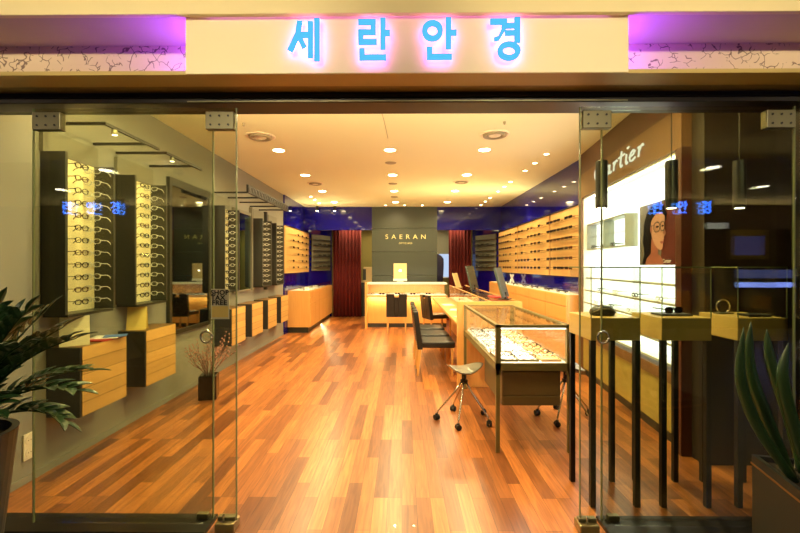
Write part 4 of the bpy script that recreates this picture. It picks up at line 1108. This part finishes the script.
# ------------------------------------------------------------------ the mall in front (seen only as reflections in the glass)
struct(box('floor_mall', M['mallfloor'], -12, 14, -5.4, 2.30, -.1, 0), 'brown stone floor of the mall passage', 'floor')
cm = box('ceiling_mall', M['mallceil'], -12, 14, -5.4, -1.0, 2.95, 3.7); struct(cm, 'ceiling of the mall passage', 'ceiling')
for x, y in ((4.6,-1.5), (6.6,-3.0), (2.0,-3.4), (5.2,-3.9), (7.5,-1.3), (-4.5,-1.6), (-2.5,-3.4), (-6.5,-3.2), (0.0,-4.2), (8.5,-4.2)):
    MB().cyl((x, y, 2.95), (x, y, 2.94), .09, n=18).build('mall_lamp', M['lampw'], cm)
    spot((x, y, 2.93), (x, y, 0), 45, lin(255,228,170), 150, .9, .06)
ow = box('wall_opposite', M['mallwall'], -12, 14, -5.5, -5.3, 0, 2.95); struct(ow, 'dark shop front across the mall passage', 'wall')
for (x0, x1, z0, z1, mt) in ((7.25, 7.75, 2.38, 2.52, 'signwhite'), (8.0, 9.9, .98, 1.10, 'winlight'), (8.0, 9.9, 1.2, 1.4, 'winlight2'), (7.9, 8.6, 1.75, 2.2, 'winlight3')):
    if mt == 'winlight2': M[mt] = emit('dim blue counter', lin(120,130,220), .7)
    if mt == 'winlight3': M[mt] = emit('dim violet window', lin(130,120,200), .5)
    MB().box(x0, x1, -5.3, -5.28, z0, z1).build('lit_panel', M[mt], ow)
MB().box(7.8, 8.7, -5.3, -5.285, 1.65, 2.35).build('window_surround', M['tan'], ow)
for px, dist, kk in ((-334, 6.2, .0046), (252, 6.2, .0046)):  # invented reversed signs, stand-ins for blue letter reflections in the glass
    for q, st in enumerate((ran, an, gy)):
        b = MB(); x0 = (px+q*24)*dist/420
        for s_ in st:
            if s_[0] == 'r': b.ring((s_[1]-16)*kk, (s_[2]-20)*kk, s_[3]*kk, s_[4]*kk, s_[5]*kk, 0, .01, 18)
            elif s_[0] == 'b': b.box((s_[1]-16)*kk, (s_[2]-16)*kk, 0, .01, (s_[3]-20)*kk, (s_[4]-20)*kk)
            else: b.plate([((u-16)*kk, (v-20)*kk) for u, v in s_[1]], 0, .01)
        b.build('reflection_lettering', M['bluesign'], ow).location = (x0, 4.8-dist, 1.49+58*dist/420)
    MB().box(px*dist/420-.12, (px+48)*dist/420+.12, 4.8-dist-.03, 4.8-dist-.012, 1.49+58*dist/420-.13, 1.49+58*dist/420+.13).build('reflection_backboard', M['mallwall'], ow)
    for e in (-.05, 1): MB().cyl((px*dist/420+e*48*dist/420, 4.8-dist-.02, 1.49+58*dist/420+.12), (px*dist/420+e*48*dist/420, 4.8-dist-.02, 2.95), .008).build('reflection_hanger', M['bronze'], ow)

struct(box('ceiling_mall_raised', M['mallceil'], -12, 14, -1.0, 2.6, 3.6, 3.7), 'raised ceiling of the mall before the shop', 'ceiling')  # unseen, set high so its lamps stay out of the glass reflections
# unseen lights of the mall passage, spots placed to light the sign
for x in (-3.4, -1.2, 1.2, 3.4):
    MB().cyl((x, -1.6, 2.95), (x, -1.6, 2.9), .07, .075, 18).build('mall_spot', M['black'], cm)
    spot((x, -1.6, 2.88), (x*.95, 2.1, 2.95), 430, lin(255,238,200), 42, .8, .1)
    spot((x*1.1, .4, 3.55), (x*1.1, .4, 0), 60, lin(255,236,195), 160, .9, .3)
area((2, -4.9, 2.35), (2, -4.9, 3.0), 90, lin(255,230,175), 20, .1)  # added uplight without a fitting, brightens the mall ceiling
area((0, -.8, 3.0), (0, -.8, 3.6), 8, lin(255,230,175), 12, .1)  # added uplight for the raised ceiling, no fitting
# bounce fittings of the shop: the row of lamps already placed

# ------------------------------------------------------------------ world and view
w = bpy.data.worlds.new('world'); S.world = w; w.use_nodes = True
w.node_tree.nodes['Background'].inputs[0].default_value = (.5,.45,.38,1); w.node_tree.nodes['Background'].inputs[1].default_value = .05
S.view_settings.view_transform = 'Standard'; S.view_settings.look = 'None'; S.view_settings.exposure = 0.80; S.view_settings.gamma = 1
S.view_settings.use_curve_mapping = False
S.cycles.max_bounces = 10; S.cycles.transparent_max_bounces = 24; S.cycles.glossy_bounces = 5; S.cycles.diffuse_bounces = 6
S.cycles.sample_clamp_indirect = 4; S.cycles.use_denoising = True; S.cycles.caustics_reflective = False; S.cycles.caustics_refractive = False
